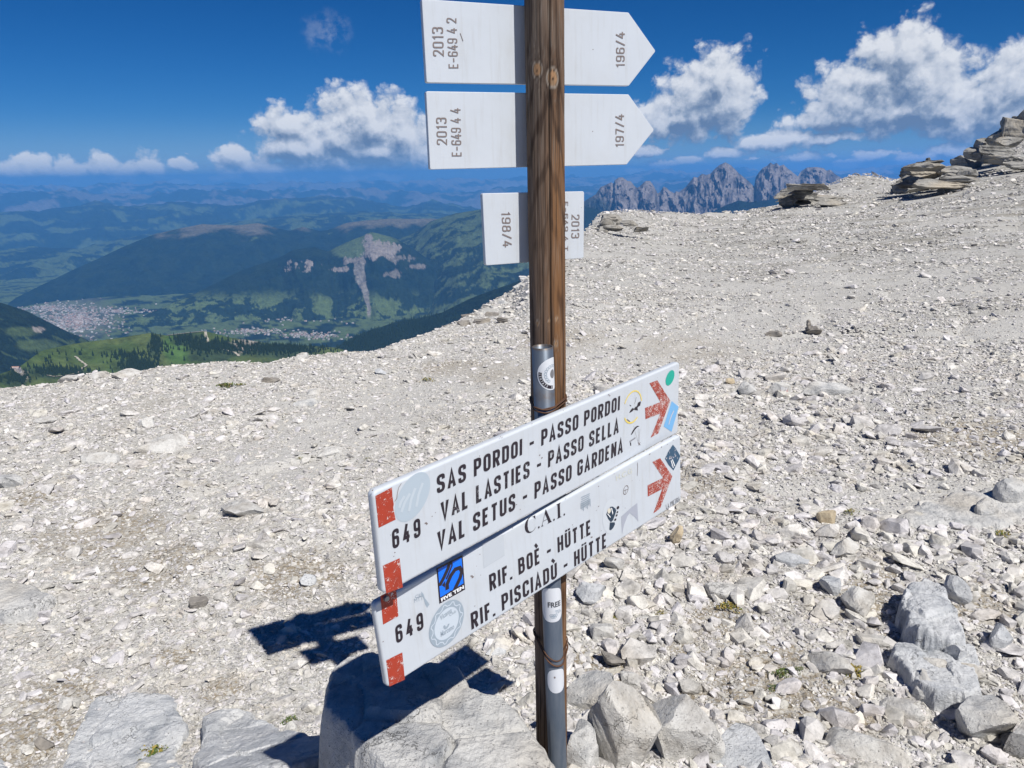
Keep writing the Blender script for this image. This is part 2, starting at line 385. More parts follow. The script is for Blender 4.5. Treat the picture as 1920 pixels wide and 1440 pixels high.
def ground_hit(x, y, zoff=0.):
    d = ray(x, y); d = d/math.hypot(d[0], d[1])
    z = CZ + d[2]*_rr; g = ground_z(d[0]*_rr, d[1]*_rr)+zoff
    k = np.argmax(z < g)
    if k == 0 and z[0] > g[0]: k = len(_rr)-1
    return np.array([d[0]*_rr[k], d[1]*_rr[k], g[k]-zoff])
# soil and moss patches, where the photograph shows them
SOIL = [(1420, 1290, .30), (1330, 1330, .2), (1350, 1170, .22), (1480, 1240, .2), (1560, 1250, .12), (330, 1235, .10), (60, 935, .2), (250, 985, .2), (420, 1290, .10),
        (110, 1300, .2), (20, 1400, .25), (850, 690, .4), (300, 1060, .3), (560, 1080, .3), (1120, 1250, .15), (1290, 655, .7), (1240, 905, .5), (1620, 1090, .3), (1650, 1150, .25), (1500, 1330, .25), (1250, 1340, .15), (1290, 1230, .12), (1580, 1330, .15), (200, 1000, .4),
        (1050, 640, .6), (950, 700, .5), (1850, 830, .6), (1800, 1130, .3)]
MOSS = [(425, 724, .10), (450, 722, .06), (1380, 1145, .09), (1460, 1265, .05), (1240, 1150, .05), (1165, 1100, .04)]
_pth = [ground_hit(*q) for q in ((560, 860), (760, 760), (960, 700), (1150, 665), (1300, 640), (1480, 585), (1640, 520))]
def dust_mask(x, y):
    r = np.hypot(x, y); d = np.full(np.shape(x), 1e9)
    for a, b in zip(_pth[:-1], _pth[1:]):
        ex, ey = b[0]-a[0], b[1]-a[1]; t = np.clip(((x-a[0])*ex+(y-a[1])*ey)/(ex*ex+ey*ey), 0, 1); d = np.minimum(d, np.hypot(x-a[0]-t*ex, y-a[1]-t*ey))
    p = smoothstep(1.2, .3, d/(.35+.07*r)+.6*fbm(x/.8, y/.8, 3, 821))
    q = smoothstep(.02, .32, fbm(x/2.6, y/1.5, 4, 823))*smoothstep(2.2, 5, r)*np.clip(.35+.9*smoothstep(0., 3., x), 0, 1)
    return np.clip(np.maximum(p*.9, q), 0, 1)
def build_ground():
    d2r = pi/180
    azf = np.linspace(-39*d2r, 39*d2r, 850)
    azc = np.concatenate([np.linspace(39*d2r, 180*d2r, 40)[1:], np.linspace(-180*d2r, -39*d2r, 40)[1:-1]])
    az = np.concatenate([azf, azc]); rE = np.interp(az, _ea, _er)
    t = np.linspace(0, 1, 640)**.92
    r_in = np.repeat((1/((1/.75)*(1-t)+t/105.))[:, None], len(az), 1)
    r_out = np.repeat(np.geomspace(112, 420, 10)[:, None], len(az), 1)
    r0 = np.full((1, len(az)), .02)
    r = np.concatenate([r0, r_in, r_out]); x = r*np.sin(az); y = r*np.cos(az)
    z = ground_z(x, y)
    V = np.stack([x, y, z], -1).reshape(-1, 3)
    soil = smoothstep(.16, .5, fbm(x/.7, y/.7, 5, 201))*.42*(1-smoothstep(5, 12, r)) + .3*smoothstep(.2, .5, fbm(x/4, y/4, 5, 207))*smoothstep(5, 12, r)
    for (a, b, s) in SOIL:
        h = ground_hit(a, b); q = np.exp(-(((x-h[0])**2+(y-h[1])**2)/s**2)); soil = np.maximum(soil, 1.*smoothstep(.2, .8, q+.5*fbm(x/.16, y/.16, 4, 211)*(q > .03)))
    moss = dust_mask(x, y)
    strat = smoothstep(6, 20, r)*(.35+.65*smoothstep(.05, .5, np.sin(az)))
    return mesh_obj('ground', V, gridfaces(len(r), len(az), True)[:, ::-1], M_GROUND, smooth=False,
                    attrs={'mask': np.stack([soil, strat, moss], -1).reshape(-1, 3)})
tag(build_ground(), kind='structure')
#@@LAND
# ------------------------------------------------------------------ valley and mountains (true distances, metres)
def px_az(x, y=430): return azel(x, y)[0]
FOREST = np.array([.014, .026, .016]); FOREST2 = np.array([.008, .018, .014]); MEADOW = np.array([.085, .12, .045]); PASTURE = np.array([.055, .08, .03])
ALP = np.array([.13, .14, .08]); ROCK = np.array([.34, .30, .26]); ROCKP = np.array([.215, .19, .17])
VZ = -1500.
def mixc(a, b, t): return a*(1-t[..., None]) + b*t[..., None]
RIDGES = {}
def ridge(name, pts, run, drop, back=.6, n=(500, 110), pw=.85, push=(0, 400, 200), bump=(60, 900), seed=0, color=None, label=None, crest=6., zmin=None):
    """a mountain whose crest follows pts = (px, py, distance in m); run / drop: horizontal and vertical size of the side that faces the viewer"""
    A = []; Rr = []; Z = []
    for q in pts:
        a, t_ = azel(q[0], q[1]); A.append(a); Rr.append(q[2]); Z.append(CZ+q[2]*t_)
    ns, nv = n
    s = np.linspace(A[0], A[-1], ns); Rc = np.interp(s, A, Rr); Zc = np.interp(s, A, Z)
    flat = np.clip((Zc-VZ)/400., .1, 1.) if zmin is not None else 1.
    Zc = Zc + fbm(s*Rc.mean()/500., s*0, 4, seed+3, .6)*crest
    nb = 14
    vb = -np.linspace(1, 0, nb, endpoint=False); vf = np.linspace(0, 1, nv)**1.15; v = np.concatenate([vb, vf])[:, None]
    av = np.abs(v)
    rr = Rc[None, :] - np.where(v > 0, run*av**pw, -run*back*av)
    dd = drop if np.isscalar(drop) else np.interp(s, A, drop)[None, :]
    zz = Zc[None, :] - np.where(v > 0, dd*av, dd*av)
    X = rr*np.sin(s); Y = rr*np.cos(s)
    env = smoothstep(0, .18, av)*flat
    nz = fbm(X/push[1] if push[0] else X, (zz/push[2]) if push[0] else Y, 5, seed+11, .55, True) if push[0] else 0
    if push[0]:
        al = s[None, :]*Rc.mean()
        nz = fbm(al/push[1]+0*zz, zz/push[2], 5, seed+11, .55, True); rr = rr - push[0]*nz*smoothstep(0, .06, av)
        X = rr*np.sin(s); Y = rr*np.cos(s)
    zz = zz + bump[0]*fbm(X/bump[1], Y/bump[1], 6, seed+21, .5, True)*env
    if zmin is not None: zz = np.maximum(zz, zmin)
    V = np.stack([X, Y, zz], -1)
    # slope for colouring
    dzv = np.gradient(zz, axis=0)/np.maximum(np.hypot(np.gradient(X, axis=0), np.gradient(Y, axis=0)), 1)
    c = color(X, Y, zz, np.abs(dzv), v+0*zz, s[None, :]+0*zz)
    RIDGES[name] = (s, nb, V)
    o = mesh_obj(name, V.reshape(-1, 3), gridfaces(len(v), ns), M_LAND, smooth=True, attrs={'colr': c.reshape(-1, 3)})
    tag(o, kind='structure'); return o
def ridge_hit(key, x, y):
    s, nb, V = RIDGES[key]; a, t_ = azel(x, y)
    j = int(np.clip(np.searchsorted(s, a), 1, len(s)-1)); c = V[nb:, j]
    e = (c[:, 2]-CZ)/np.hypot(c[:, 0], c[:, 1])
    k = int(np.argmax(e < t_))
    if k == 0: return None
    f = (e[k-1]-t_)/(e[k-1]-e[k]+1e-9); return c[k-1]*(1-f)+c[k]*f
def proj(X, Y, Z):
    zc = X*fw[0]+Y*fw[1]+(Z-CZ)*fw[2]
    return 960+F*(X*RT[0]+Y*RT[1]+(Z-CZ)*RT[2])/zc, 720-F*(X*UP[0]+Y*UP[1]+(Z-CZ)*UP[2])/zc
def blob(px, py, cx_, cy_, rx, ry, n=0.):
    return smoothstep(1.25, .75, np.sqrt(((px-cx_)/rx)**2+((py-cy_)/ry)**2)+n)

def c_forest(freq=700., thr=.25, patch=(MEADOW, PASTURE), seed=0, base=FOREST, alp=None):
    def f(X, Y, Z, S, v, a):
        n = fbm(X/freq, Y/freq, 7, seed+40, .68); fine = fbm(X/60., Y/60., 3, seed+44)
        c = mixc(base, FOREST2, smoothstep(-.3, .3, fbm(X/250., Y/250., 3, seed+42)))
        c = mixc(c, patch[0]*(1+.25*fine[..., None]), smoothstep(thr, thr+.06, n))
        if alp is not None: c = mixc(c, ALP*(1+.3*fine[..., None]), smoothstep(alp[0], alp[1], Z+120*n))
        return c*(1+.35*fine[..., None])
    return f
# far ranges
ridge('far_mountain_range', [(-250, 352, 66000), (0, 347, 66000), (150, 350, 66000), (300, 345, 66000), (480, 348, 66000), (650, 342, 66000), (760, 345, 66000), (860, 338, 66000), (1000, 334, 66000),
       (1150, 332, 66000), (1230, 322, 66000), (1300, 326, 66000), (1420, 318, 66000), (1560, 322, 66000), (1640, 316, 66000), (1760, 310, 66000), (2300, 290, 66000)],
      14000, 1900, seed=300, n=(500, 50), push=(0, 1, 1), bump=(700, 6000), color=c_forest(3800, -.05, seed=300, patch=(ROCK*.62, ROCK*.5)), crest=230)
ridge('far_mountain_range', [(-250, 372, 46000), (0, 366, 46000), (120, 360, 46000), (260, 366, 46000), (400, 357, 46000), (520, 362, 46000), (640, 356, 46000), (720, 358, 46000), (840, 362, 46000), (1000, 352, 46000),
       (1120, 348, 46000), (1200, 342, 46000), (1300, 338, 46000), (1500, 332, 46000), (1700, 326, 46000), (2300, 306, 46000)],
      11000, 1800, seed=320, n=(500, 60), push=(900, 3500, 1200), bump=(600, 4500), color=c_forest(3000, .0, seed=320, patch=(ROCK*.42, ROCK*.35)), crest=200)
ridge('distant_mountain_range', [(-250, 404, 30000), (0, 398, 30000), (100, 392, 30000), (180, 381, 30000), (240, 387, 30000), (340, 378, 30000), (440, 386, 30000), (500, 374, 30000), (600, 370, 30000), (680, 374, 30000), (760, 388, 30000),
       (810, 378, 30000), (850, 382, 30000), (905, 392, 30000), (1000, 396, 30000), (1100, 390, 30000), (1250, 380, 30000), (1500, 372, 30000)],
      9000, 1500, seed=340, n=(460, 70), push=(500, 2200, 900), bump=(380, 3000), color=c_forest(1400, .08, seed=340, patch=(MEADOW*.8, PASTURE), base=FOREST*1.2, alp=(-800, -500)), crest=110)
ridge('distant_mountain', [(-250, 490, 19000), (-60, 478, 19500), (60, 462, 20000), (150, 466, 20000), (230, 446, 21000), (330, 433, 21500), (450, 414, 22000), (560, 402, 22000), (700, 398, 22000), (900, 404, 22000), (1000, 408, 22000)],
      7000, 1100, seed=360, n=(460, 90), push=(260, 1500, 800), bump=(230, 2200), color=c_forest(800, .0, seed=360, patch=(MEADOW*.8, PASTURE)), crest=50)
# main forested ridge on the left
def c_D(X, Y, Z, S, v, a):
    c = c_forest(900, .42, seed=380)(X, Y, Z, S, v, a); px, py = proj(X, Y, Z)
    n = fbm(X/500., Y/500., 5, 391, .55)
    top = smoothstep(-900, -790, Z+190*n)
    c = mixc(c, np.array([.115, .105, .075])*(1+.3*fbm(X/120., Y/120., 3, 392)[..., None]), top)
    sh = np.maximum(blob(px, py, 480, 425, 75, 16, .5*n), blob(px, py, 400, 440, 60, 14, .5*n))
    return c
ridge('forested_mountain', [(14, 570, 11600), (31, 558, 11900), (104, 522, 12700), (172, 490, 13200), (234, 462, 13500), (292, 438, 13800), (323, 431, 13900), (380, 420, 14000), (443, 423, 14000), (484, 418, 14000), (521, 428, 14000),
       (542, 433, 14000), (568, 425, 14000), (599, 433, 14000), (615, 431, 14000), (651, 418, 14000), (690, 413, 14000), (729, 410, 14000), (807, 410, 14000), (900, 412, 14000), (1010, 414, 14000)],
      4200, 1500, seed=380, n=(520, 120), push=(190, 1100, 700), bump=(95, 1500), color=c_D, crest=12, zmin=VZ-240, pw=1.)
# valley floor
def valley():
    A = np.linspace(-44*pi/180, 12*pi/180, 480); r = np.geomspace(4200, 24000, 150)
    X = r[:, None]*np.sin(A); Y = r[:, None]*np.cos(A)
    rr = r[:, None]+0*X
    Z = VZ + 30*fbm(X/900., Y/900., 5, 402)*smoothstep(3000, 6000, rr) - 250*smoothstep(9000, 20000, rr)
    px, py = proj(X, Y, Z)
    n = fbm(X/420., Y/420., 7, 410, .68); n2 = fbm(X/90., Y/90., 3, 411)
    c = mixc(FOREST, FOREST2, smoothstep(-.2, .2, fbm(X/260., Y/260., 3, 412)))
    c = mixc(c, MEADOW*(1+.25*n2[..., None]), smoothstep(-.08, -.02, n + .05*smoothstep(9500, 13000, rr)))
    town = blob(px, py, 132, 596, 88, 42, .3*n)
    c = mixc(c, np.array([.12, .13, .10])*(1+.5*n2[..., None]), town*.7)
    RIDGES['valley_floor'] = (A, 0, np.stack([X, Y, Z], -1)[::-1])
    return mesh_obj('valley_floor', np.stack([X, Y, Z], -1).reshape(-1, 3), gridfaces(len(r), len(A))[:, ::-1], M_LAND, smooth=True, attrs={'colr': c.reshape(-1, 3)})
tag(valley(), kind='structure')
# the middle mountain with the pink cliff and the scree tongue
def c_C(X, Y, Z, S, v, a):
    px, py = proj(X, Y, Z); n = fbm(X/330., Y/330., 7, 421, .66); n2 = fbm(X/70., Y/70., 4, 422, .6)
    c = mixc(FOREST, FOREST2, smoothstep(-.2, .25, n))
    mead = smoothstep(.0, .05, n)*smoothstep(540, 575, py+25*n)
    c = mixc(c, MEADOW*(1+.2*n2[..., None]), mead)
    alp = np.maximum(blob(px, py, 695, 452, 48, 18, .3*n2), blob(px, py, 655, 470, 34, 14, .4*n2))
    c = mixc(c, np.array([.085, .12, .05]), alp*.9)
    st = fbm(a*9000/25., Z/220., 4, 431, .6)
    m3 = fbm(a*10000/90., Z/130., 6, 433, .72)*1.5; gul = fbm(a*9000/45., Z/500., 4, 434, .6, True)
    q = lambda cx_, cy_, rx, ry, am=1.: smoothstep(-.05, .12, 1-np.sqrt(((px-cx_)/rx)**2+((py-cy_)/ry)**2)+am*m3*.75)
    rk = np.maximum.reduce([q(700, 468, 21, 19, 1.2), q(662, 489, 24, 7, 1.4)*.8, q(748, 484, 28, 7, 1.7)*.6, q(741, 514, 15, 7, 1.4)*.6, q(785, 500, 18, 5, 1.5)*.7, q(565, 500, 26, 9, 1.7)*smoothstep(.0, .3, m3), q(690, 446, 10, 8), q(725, 470, 20, 14, 1.4), q(640, 505, 16, 5, 1.3)])
    rk = rk*(1-.55*smoothstep(.25, .6, -gul))
    tx = 674+18*smoothstep(500, 590, py)
    tongue = smoothstep(-.1, .2, 1-np.abs(px-tx)/(11-7*smoothstep(505, 580, py))+.7*m3)*smoothstep(488, 500, py)*(1-smoothstep(586, 600, py))
    c = mixc(c, ROCKP*(1+.45*st[..., None]), rk)
    c = mixc(c, np.array([.19, .178, .162])*(1+.35*n2[..., None]), tongue)
    return c
ridge('rocky_peak', [(205, 640, 8850), (260, 596, 9150), (365, 551, 9550), (453, 507, 9950), (521, 484, 10150), (552, 468, 10150), (589, 463, 10150), (615, 471, 10150), (645, 456, 10150), (677, 444, 10150), (690, 437, 10150), (698, 435, 10150),
       (715, 439, 10150), (740, 446, 10150), (781, 470, 10050), (820, 500, 9650), (860, 530, 9250), (900, 552, 8950), (960, 570, 8750), (1000, 580, 8650)],
      2500, 1180, seed=420, n=(620, 150), push=(120, 330, 520), bump=(70, 620), color=c_C, crest=10, zmin=VZ-240)
# green alpine slope on the right of it
def c_E(X, Y, Z, S, v, a):
    px, py = proj(X, Y, Z); n = fbm(X/330., Y/330., 7, 451, .68); n2 = fbm(X/60., Y/60., 4, 452, .6)
    c = mixc(np.array([.075, .105, .045]), PASTURE, smoothstep(-.2, .3, n))*(1+.25*n2[..., None])
    f = smoothstep(.02, .1, n+.12*smoothstep(430, 500, py)-.25*smoothstep(545, 600, py))
    c = mixc(c, FOREST*(1+.3*n2[..., None]), f); return c
ridge('green_mountain_slope', [(650, 500, 12300), (700, 470, 12300), (745, 449, 12100), (775, 438, 12000), (807, 415, 11900), (854, 400, 11700), (906, 392, 11500), (960, 388, 11500), (1060, 386, 11500), (1095, 392, 11500), (1160, 400, 11500)],
      4600, 1150, seed=450, n=(340, 130), push=(140, 700, 420), bump=(80, 700), color=c_E, crest=6)
# left dark hill
def c_B(X, Y, Z, S, v, a):
    px, py = proj(X, Y, Z); n = fbm(X/240., Y/240., 7, 471, .66); n2 = fbm(X/50., Y/50., 3, 472)
    c = mixc(FOREST, FOREST2, smoothstep(-.2, .2, n))*(1+.4*n2[..., None])
    m = np.maximum.reduce([blob(px, py, 40, 622, 34, 9, .8*n), blob(px, py, 70, 648, 40, 12, .6*n), smoothstep(.12, .2, n)*smoothstep(590, 600, py)*.8])
    c = mixc(c, PASTURE*1.1, m); g = blob(px, py, 72, 618, 12, 5, .8*n2); return mixc(c, ROCK*.8, g)
ridge('dark_hill', [(-350, 470, 5200), (-120, 527, 5200), (0, 567, 5200), (52, 584, 5200), (104, 611, 5200), (130, 624, 5200), (160, 636, 5200), (215, 668, 5000)],
      1900, 620, seed=470, n=(320, 130), push=(0, 1, 1), bump=(38, 380), color=c_B, crest=6)
# nearer dark forest spur and the green hill
def c_A2(X, Y, Z, S, v, a):
    n2 = fbm(X/30., Y/30., 4, 492, .6); return mixc(FOREST, FOREST2, smoothstep(-.1, .2, n2))*(1+.3*n2[..., None])
ridge('forested_spur', [(430, 650, 3700), (500, 662, 3800), (560, 668, 4000), (620, 660, 4200), (650, 640, 4400), (700, 618, 4600), (740, 605, 4700), (790, 596, 4800), (830, 585, 4800), (880, 560, 4800), (990, 520, 4800)],
      1500, 520, seed=490, n=(320, 80), push=(0, 1, 1), bump=(30, 320), color=c_A2, crest=14)
def c_A(X, Y, Z, S, v, a):
    px, py = proj(X, Y, Z); n = fbm(X/160., Y/160., 5, 511, .55); n2 = fbm(X/25., Y/25., 4, 512, .6)
    c = mixc(np.array([.058, .090, .026]), np.array([.085, .112, .036]), smoothstep(-.25, .3, n))*(1+.18*n2[..., None])
    c = mixc(c, np.array([.055, .115, .028]), blob(px, py, 330, 655, 28, 30, .3*n)*.8)
    f = np.maximum.reduce([blob(px, py, 262, 690, 42, 22, .5*n), blob(px, py, 290, 650, 16, 26, .6*n), blob(px, py, 400, 660, 70, 16, 1.1*n+.1), blob(px, py, 520, 655, 75, 18, .3*n), blob(px, py, 110, 700, 60, 12, .8*n),
                           blob(px, py, 355, 640, 34, 14, .9*n), blob(px, py, 30, 712, 30, 12, .9*n)])
    c = mixc(c, np.array([.035, .055, .028]), f*.85)
    g = np.maximum.reduce([blob(px, py, 455, 650, 26, 10, 1.2*n2), blob(px, py, 470, 640, 18, 8, 1.*n2), blob(px, py, 45, 703, 8, 10, .8*n2)])
    return mixc(c, ROCK*.8, g*.85)
ridge('green_hill', [(-250, 760, 2300), (-60, 722, 2500), (34, 690, 2700), (78, 658, 2850), (120, 648, 2900), (156, 642, 2950), (220, 634, 3000), (281, 624, 3000), (312, 629, 3000), (350, 624, 3000), (385, 621, 3000), (432, 633, 3000), (480, 640, 3000), (521, 646, 3000),
       (573, 648, 3000), (630, 652, 3000), (690, 668, 3000)],
      1250, 420, seed=510, n=(400, 120), push=(0, 1, 1), bump=(14, 210), color=c_A, crest=1.5, pw=1.)
# pale rock towers far right and the wooded ridge below them
def c_G(X, Y, Z, S, v, a):
    n = fbm(a*12000/110.+.6*fbm(X/200., Z/200., 3, 533), Z/260., 5, 531, .6); n2 = fbm(a*12000/130., Z/70., 5, 532, .65)
    c = mixc(np.array([.20, .182, .178]), np.array([.075, .073, .08]), smoothstep(-.1, .35, n)); c = c*(1+.3*n2[..., None])
    px, py = proj(X, Y, Z)
    base = blob(px, py, 1110, 398, 40, 30, 0.); return mixc(c, FOREST2*1.3, base*.8)
ridge('rock_towers', [(1060, 392, 12500), (1097, 376, 12500), (1117, 364, 12500), (1126, 351, 12500), (1146, 342, 12400), (1150, 345, 12400), (1153, 338, 12300), (1160, 333, 12300), (1168, 333, 12300), (1176, 339, 12300), (1183, 340, 12300), (1190, 349, 12300),
       (1195, 352, 12300), (1200, 349, 12300), (1206, 343, 12200), (1211, 339, 12200), (1219, 339, 12200), (1226, 349, 12200), (1233, 363, 12200), (1238, 360, 12200), (1244, 350, 12200), (1250, 352, 12200), (1256, 358, 12200), (1264, 362, 12200), (1268, 358, 12200), (1273, 360, 12200), (1286, 350, 12200),
       (1301, 331, 12200), (1308, 333, 12200), (1316, 326, 12200), (1325, 328, 12200), (1332, 326, 12200), (1338, 319, 12200), (1348, 310, 12200), (1360, 304.5, 12200), (1371, 310, 12200), (1386, 325, 12200), (1404, 340, 12200), (1414, 350, 12200), (1417, 332, 12500), (1424, 322, 12500), (1430, 315, 12500),
       (1438, 311, 12500), (1445, 304, 12500), (1450, 308, 12500), (1456, 305, 12500), (1462, 311, 12500), (1469, 308, 12500), (1477, 316, 12500), (1483, 320, 12500), (1496, 331, 12500), (1502, 321, 13000), (1513, 314, 13000), (1531, 313, 13000), (1544, 315, 13000),
       (1550, 320, 13000), (1557, 318, 13000), (1568, 328, 13000), (1600, 345, 13000), (1660, 360, 13000)],
      1300, 900, seed=530, n=(760, 90), push=(300, 330, 480), bump=(85, 260), color=c_G, crest=9, pw=.75)
ridge('wooded_ridge', [(1040, 392, 10000), (1095, 385, 10000), (1130, 396, 10000), (1260, 420, 10000), (1330, 402, 10000), (1345, 392, 10000), (1362, 385, 10000), (1385, 376, 10000), (1405, 379, 10000), (1425, 377, 10000), (1456, 372, 10000), (1480, 380, 10000), (1560, 392, 10000)],
      2200, 900, seed=550, n=(420, 60), push=(0, 1, 1), bump=(60, 700), color=c_forest(500, .5, seed=550, base=FOREST2), crest=14)

# houses of the valley towns, trees of the near slopes, tracks
rng = np.random.default_rng(7)
def houses(name, key, regions):
    V = []; Fc = []; Cc = []
    for (cx_, cy_, rx, ry, n) in regions:
        for _ in range(n):
            a = rng.uniform(0, 2*pi); q = abs(rng.normal(0, .52)); h = ridge_hit(key, cx_+cos(a)*q*rx, cy_+sin(a)*q*ry)
            if h is None: continue
            L, Wd, H = rng.uniform(7, 14), rng.uniform(5, 9), rng.uniform(6, 11); th = rng.uniform(0, pi); k = len(V)
            for (sx_, sy_, z) in ((-1, -1, -8), (1, -1, -8), (1, 1, -8), (-1, 1, -8), (-1, -1, H), (1, -1, H), (1, 1, H), (-1, 1, H), (-1, 0, H+4), (1, 0, H+4)):
                V.append((h[0]+cos(th)*sx_*L-sin(th)*sy_*Wd, h[1]+sin(th)*sx_*L+cos(th)*sy_*Wd, h[2]+z))
            w = rng.uniform(.3, .62); rf = [(.30, .16, .11), (.22, .19, .17), (.36, .34, .33)][rng.integers(3)]
            Cc += [(w, w*.97, w*.92)]*4 + [tuple(.5*np.array((w, w, w))+.5*np.array(rf))]*4 + [rf]*2
            Fc += [(k, k+1, k+5, k+4), (k+2, k+3, k+7, k+6), (k+1, k+2, k+6, k+5), (k+3, k, k+4, k+7), (k+4, k+5, k+9, k+8), (k+6, k+7, k+8, k+9)]
    o = mesh_obj(name, V, np.array(Fc), M_LAND, attrs={'colr': np.array(Cc, np.float32)}); return o
tag(houses('valley_town_houses', 'valley_floor', [(140, 600, 84, 30, 1250), (90, 578, 66, 10, 240), (215, 584, 70, 9, 130), (330, 582, 60, 8, 40)]),
    'dense cluster of tiny white and grey roofed houses filling the left end of the valley', 'town', kind='stuff')
tag(houses('village_houses', 'valley_floor', [(470, 622, 90, 9, 130), (560, 628, 80, 8, 110), (600, 632, 60, 6, 70), (540, 600, 160, 14, 50)]),
    'scattered pale houses strung along the valley bottom below the rocky peak', 'village', kind='stuff')
tag(houses('hill_farm_houses', 'green_hill', [(18, 694, 16, 3, 7)]), 'few small farm houses at the left foot of the green hill', 'houses', kind='stuff')
M_CONIF = simple('conifer_needles', (.020, .036, .018), .9, spec=.1)
def conifers(name, key, regions, hmin, hmax):
    V = []; Fc = []
    for (cx_, cy_, rx, ry, n) in regions:
        for _ in range(n):
            a = rng.uniform(0, 2*pi); q = abs(rng.normal(0, .6)); h = ridge_hit(key, cx_+cos(a)*q*rx, cy_+sin(a)*q*ry)
            if h is None: continue
            H = rng.uniform(hmin, hmax); w = H*rng.uniform(.17, .25); k = len(V); t0 = rng.uniform(0, 6)
            for lv, (z0, ww) in enumerate(((.06, 1.), (.4, .7))):
                for i in range(5):
                    g = t0+lv+i*2*pi/5; V.append((h[0]+cos(g)*w*ww, h[1]+sin(g)*w*ww, h[2]+H*z0))
                V.append((h[0], h[1], h[2]+H*(.66 if lv == 0 else 1.)))
                b = k+lv*6; Fc += [(b+i, b+(i+1) % 5, b+5) for i in range(5)]
    return mesh_obj(name, V, np.array(Fc), M_CONIF)
tag(conifers('conifer_wood', 'green_hill', [(262, 688, 40, 16, 520), (292, 650, 14, 22, 170), (240, 668, 50, 8, 90), (400, 652, 80, 14, 560), (350, 638, 34, 9, 150), (520, 655, 90, 10, 900), (110, 698, 60, 9, 240), (95, 680, 14, 10, 14), (150, 665, 90, 14, 18), (30, 712, 30, 8, 130)], 11, 20),
    'scattered and clustered dark conifers on the green hill below the plateau edge', 'conifers', kind='stuff')
tag(conifers('conifer_forest', 'forested_spur', [(560, 662, 60, 8, 500), (700, 640, 90, 26, 2300), (800, 610, 70, 22, 1400)], 15, 26),
    'dark conifer forest on the spur just beyond the white plateau edge', 'forest', kind='stuff')
M_TRACK = simple('gravel_track', (.34, .31, .25), .95)
def track(pts, width, key='green_hill'):
    P3 = []
    for i in range(len(pts)-1):
        for k in range(6):
            t = k/6; h = ridge_hit(key, pts[i][0]*(1-t)+pts[i+1][0]*t, pts[i][1]*(1-t)+pts[i+1][1]*t)
            if h is not None: P3.append(h)
    P3 = np.array(P3); V = []
    for i, p in enumerate(P3):
        d = P3[min(i+1, len(P3)-1)]-P3[max(i-1, 0)]; n = np.array([-d[1], d[0], 0]); n /= np.linalg.norm(n)+1e-9
        V += [p+n*width+(0, 0, 2.5), p-n*width+(0, 0, 2.5)]
    Fc = np.array([(2*i, 2*i+1, 2*i+3, 2*i+2) for i in range(len(P3)-1)])
    tag(mesh_obj('hill_track', V, Fc, M_TRACK), kind='structure')
track([(140, 669), (150, 678), (162, 686), (152, 692), (149, 698), (138, 702), (118, 706), (100, 707), (84, 704)], 3.2)
track([(384, 623), (386, 632), (389, 642), (400, 650), (417, 656), (440, 662), (450, 670)], 4.5)
track([(312, 630), (335, 627), (360, 624), (386, 622)], 3.)

# air between the plateau and the far ranges
def haze():
    bm = bmesh.new(); bmesh.ops.create_cube(bm, size=1.)
    for v in bm.verts: v.co = Vector((v.co.x*160000, v.co.y*160000, (v.co.z+.5)*(HT+3900)-3900))
    m = bpy.data.materials.new('clear_mountain_air'); m.use_nodes = True; nt = m.node_tree; nt.nodes.clear()
    o_ = nt.nodes.new('ShaderNodeOutputMaterial'); pv = nt.nodes.new('ShaderNodeVolumePrincipled')
    pv.inputs['Color'].default_value = HAZE_COL; pv.inputs['Density'].default_value = HAZE_D; pv.inputs['Anisotropy'].default_value = 0.
    nt.links.new(pv.outputs[0], o_.inputs['Volume'])
    o = bm_obj('haze', bm, m); tag(o, 'blue haze hanging in the air over valley and far ranges', 'haze', kind='stuff')
HT, HAZE_D, HAZE_COL = 430., 3.5e-5, (.13, .43, .93, 1)
haze()
#@@SIGNS
# ------------------------------------------------------------------ the signpost
def rotm(yaw, tilt=0.):
    return Matrix.Rotation(yaw, 3, 'Z') @ Matrix.Rotation(tilt, 3, 'Y')
class Board:
    def __init__(s, pos, k, yaw, tilt):
        s.pos = Vector((pos[0]*k, pos[1]*k, pos[2]*k+CZ)); s.R = rotm(yaw, tilt); s.n = s.R @ Vector((0, -1, 0)); s.Ri = s.R.transposed()
    def loc(s, x, y):
        """photo pixel -> (x, z) on the front plane of the board"""
        d = Vector(ray(x, y)); o = Vector((0, 0, CZ)); t = (s.pos-o).dot(s.n)/d.dot(s.n); q = s.Ri @ (o+d*t-s.pos); return (q.x, q.z)
    def mat4(s):
        m = s.R.to_4x4(); m.translation = s.pos; return m
BA = Board((-.1822, .9257, -.4007), 1.297, .8292, -.0332)
BB = Board((-.2078, 1.0031, -.6120), 1.2377, .7505, -.0849)
B1 = Board((-.1596, 1.6086, .3261), 1, .4443, -.0161)
B2 = Board((-.1598, 1.6123, .1608), 1, .4344, -.0099)
B3 = Board((-.0534, 1.6538, -.0399), 1, .4498, -.0004)

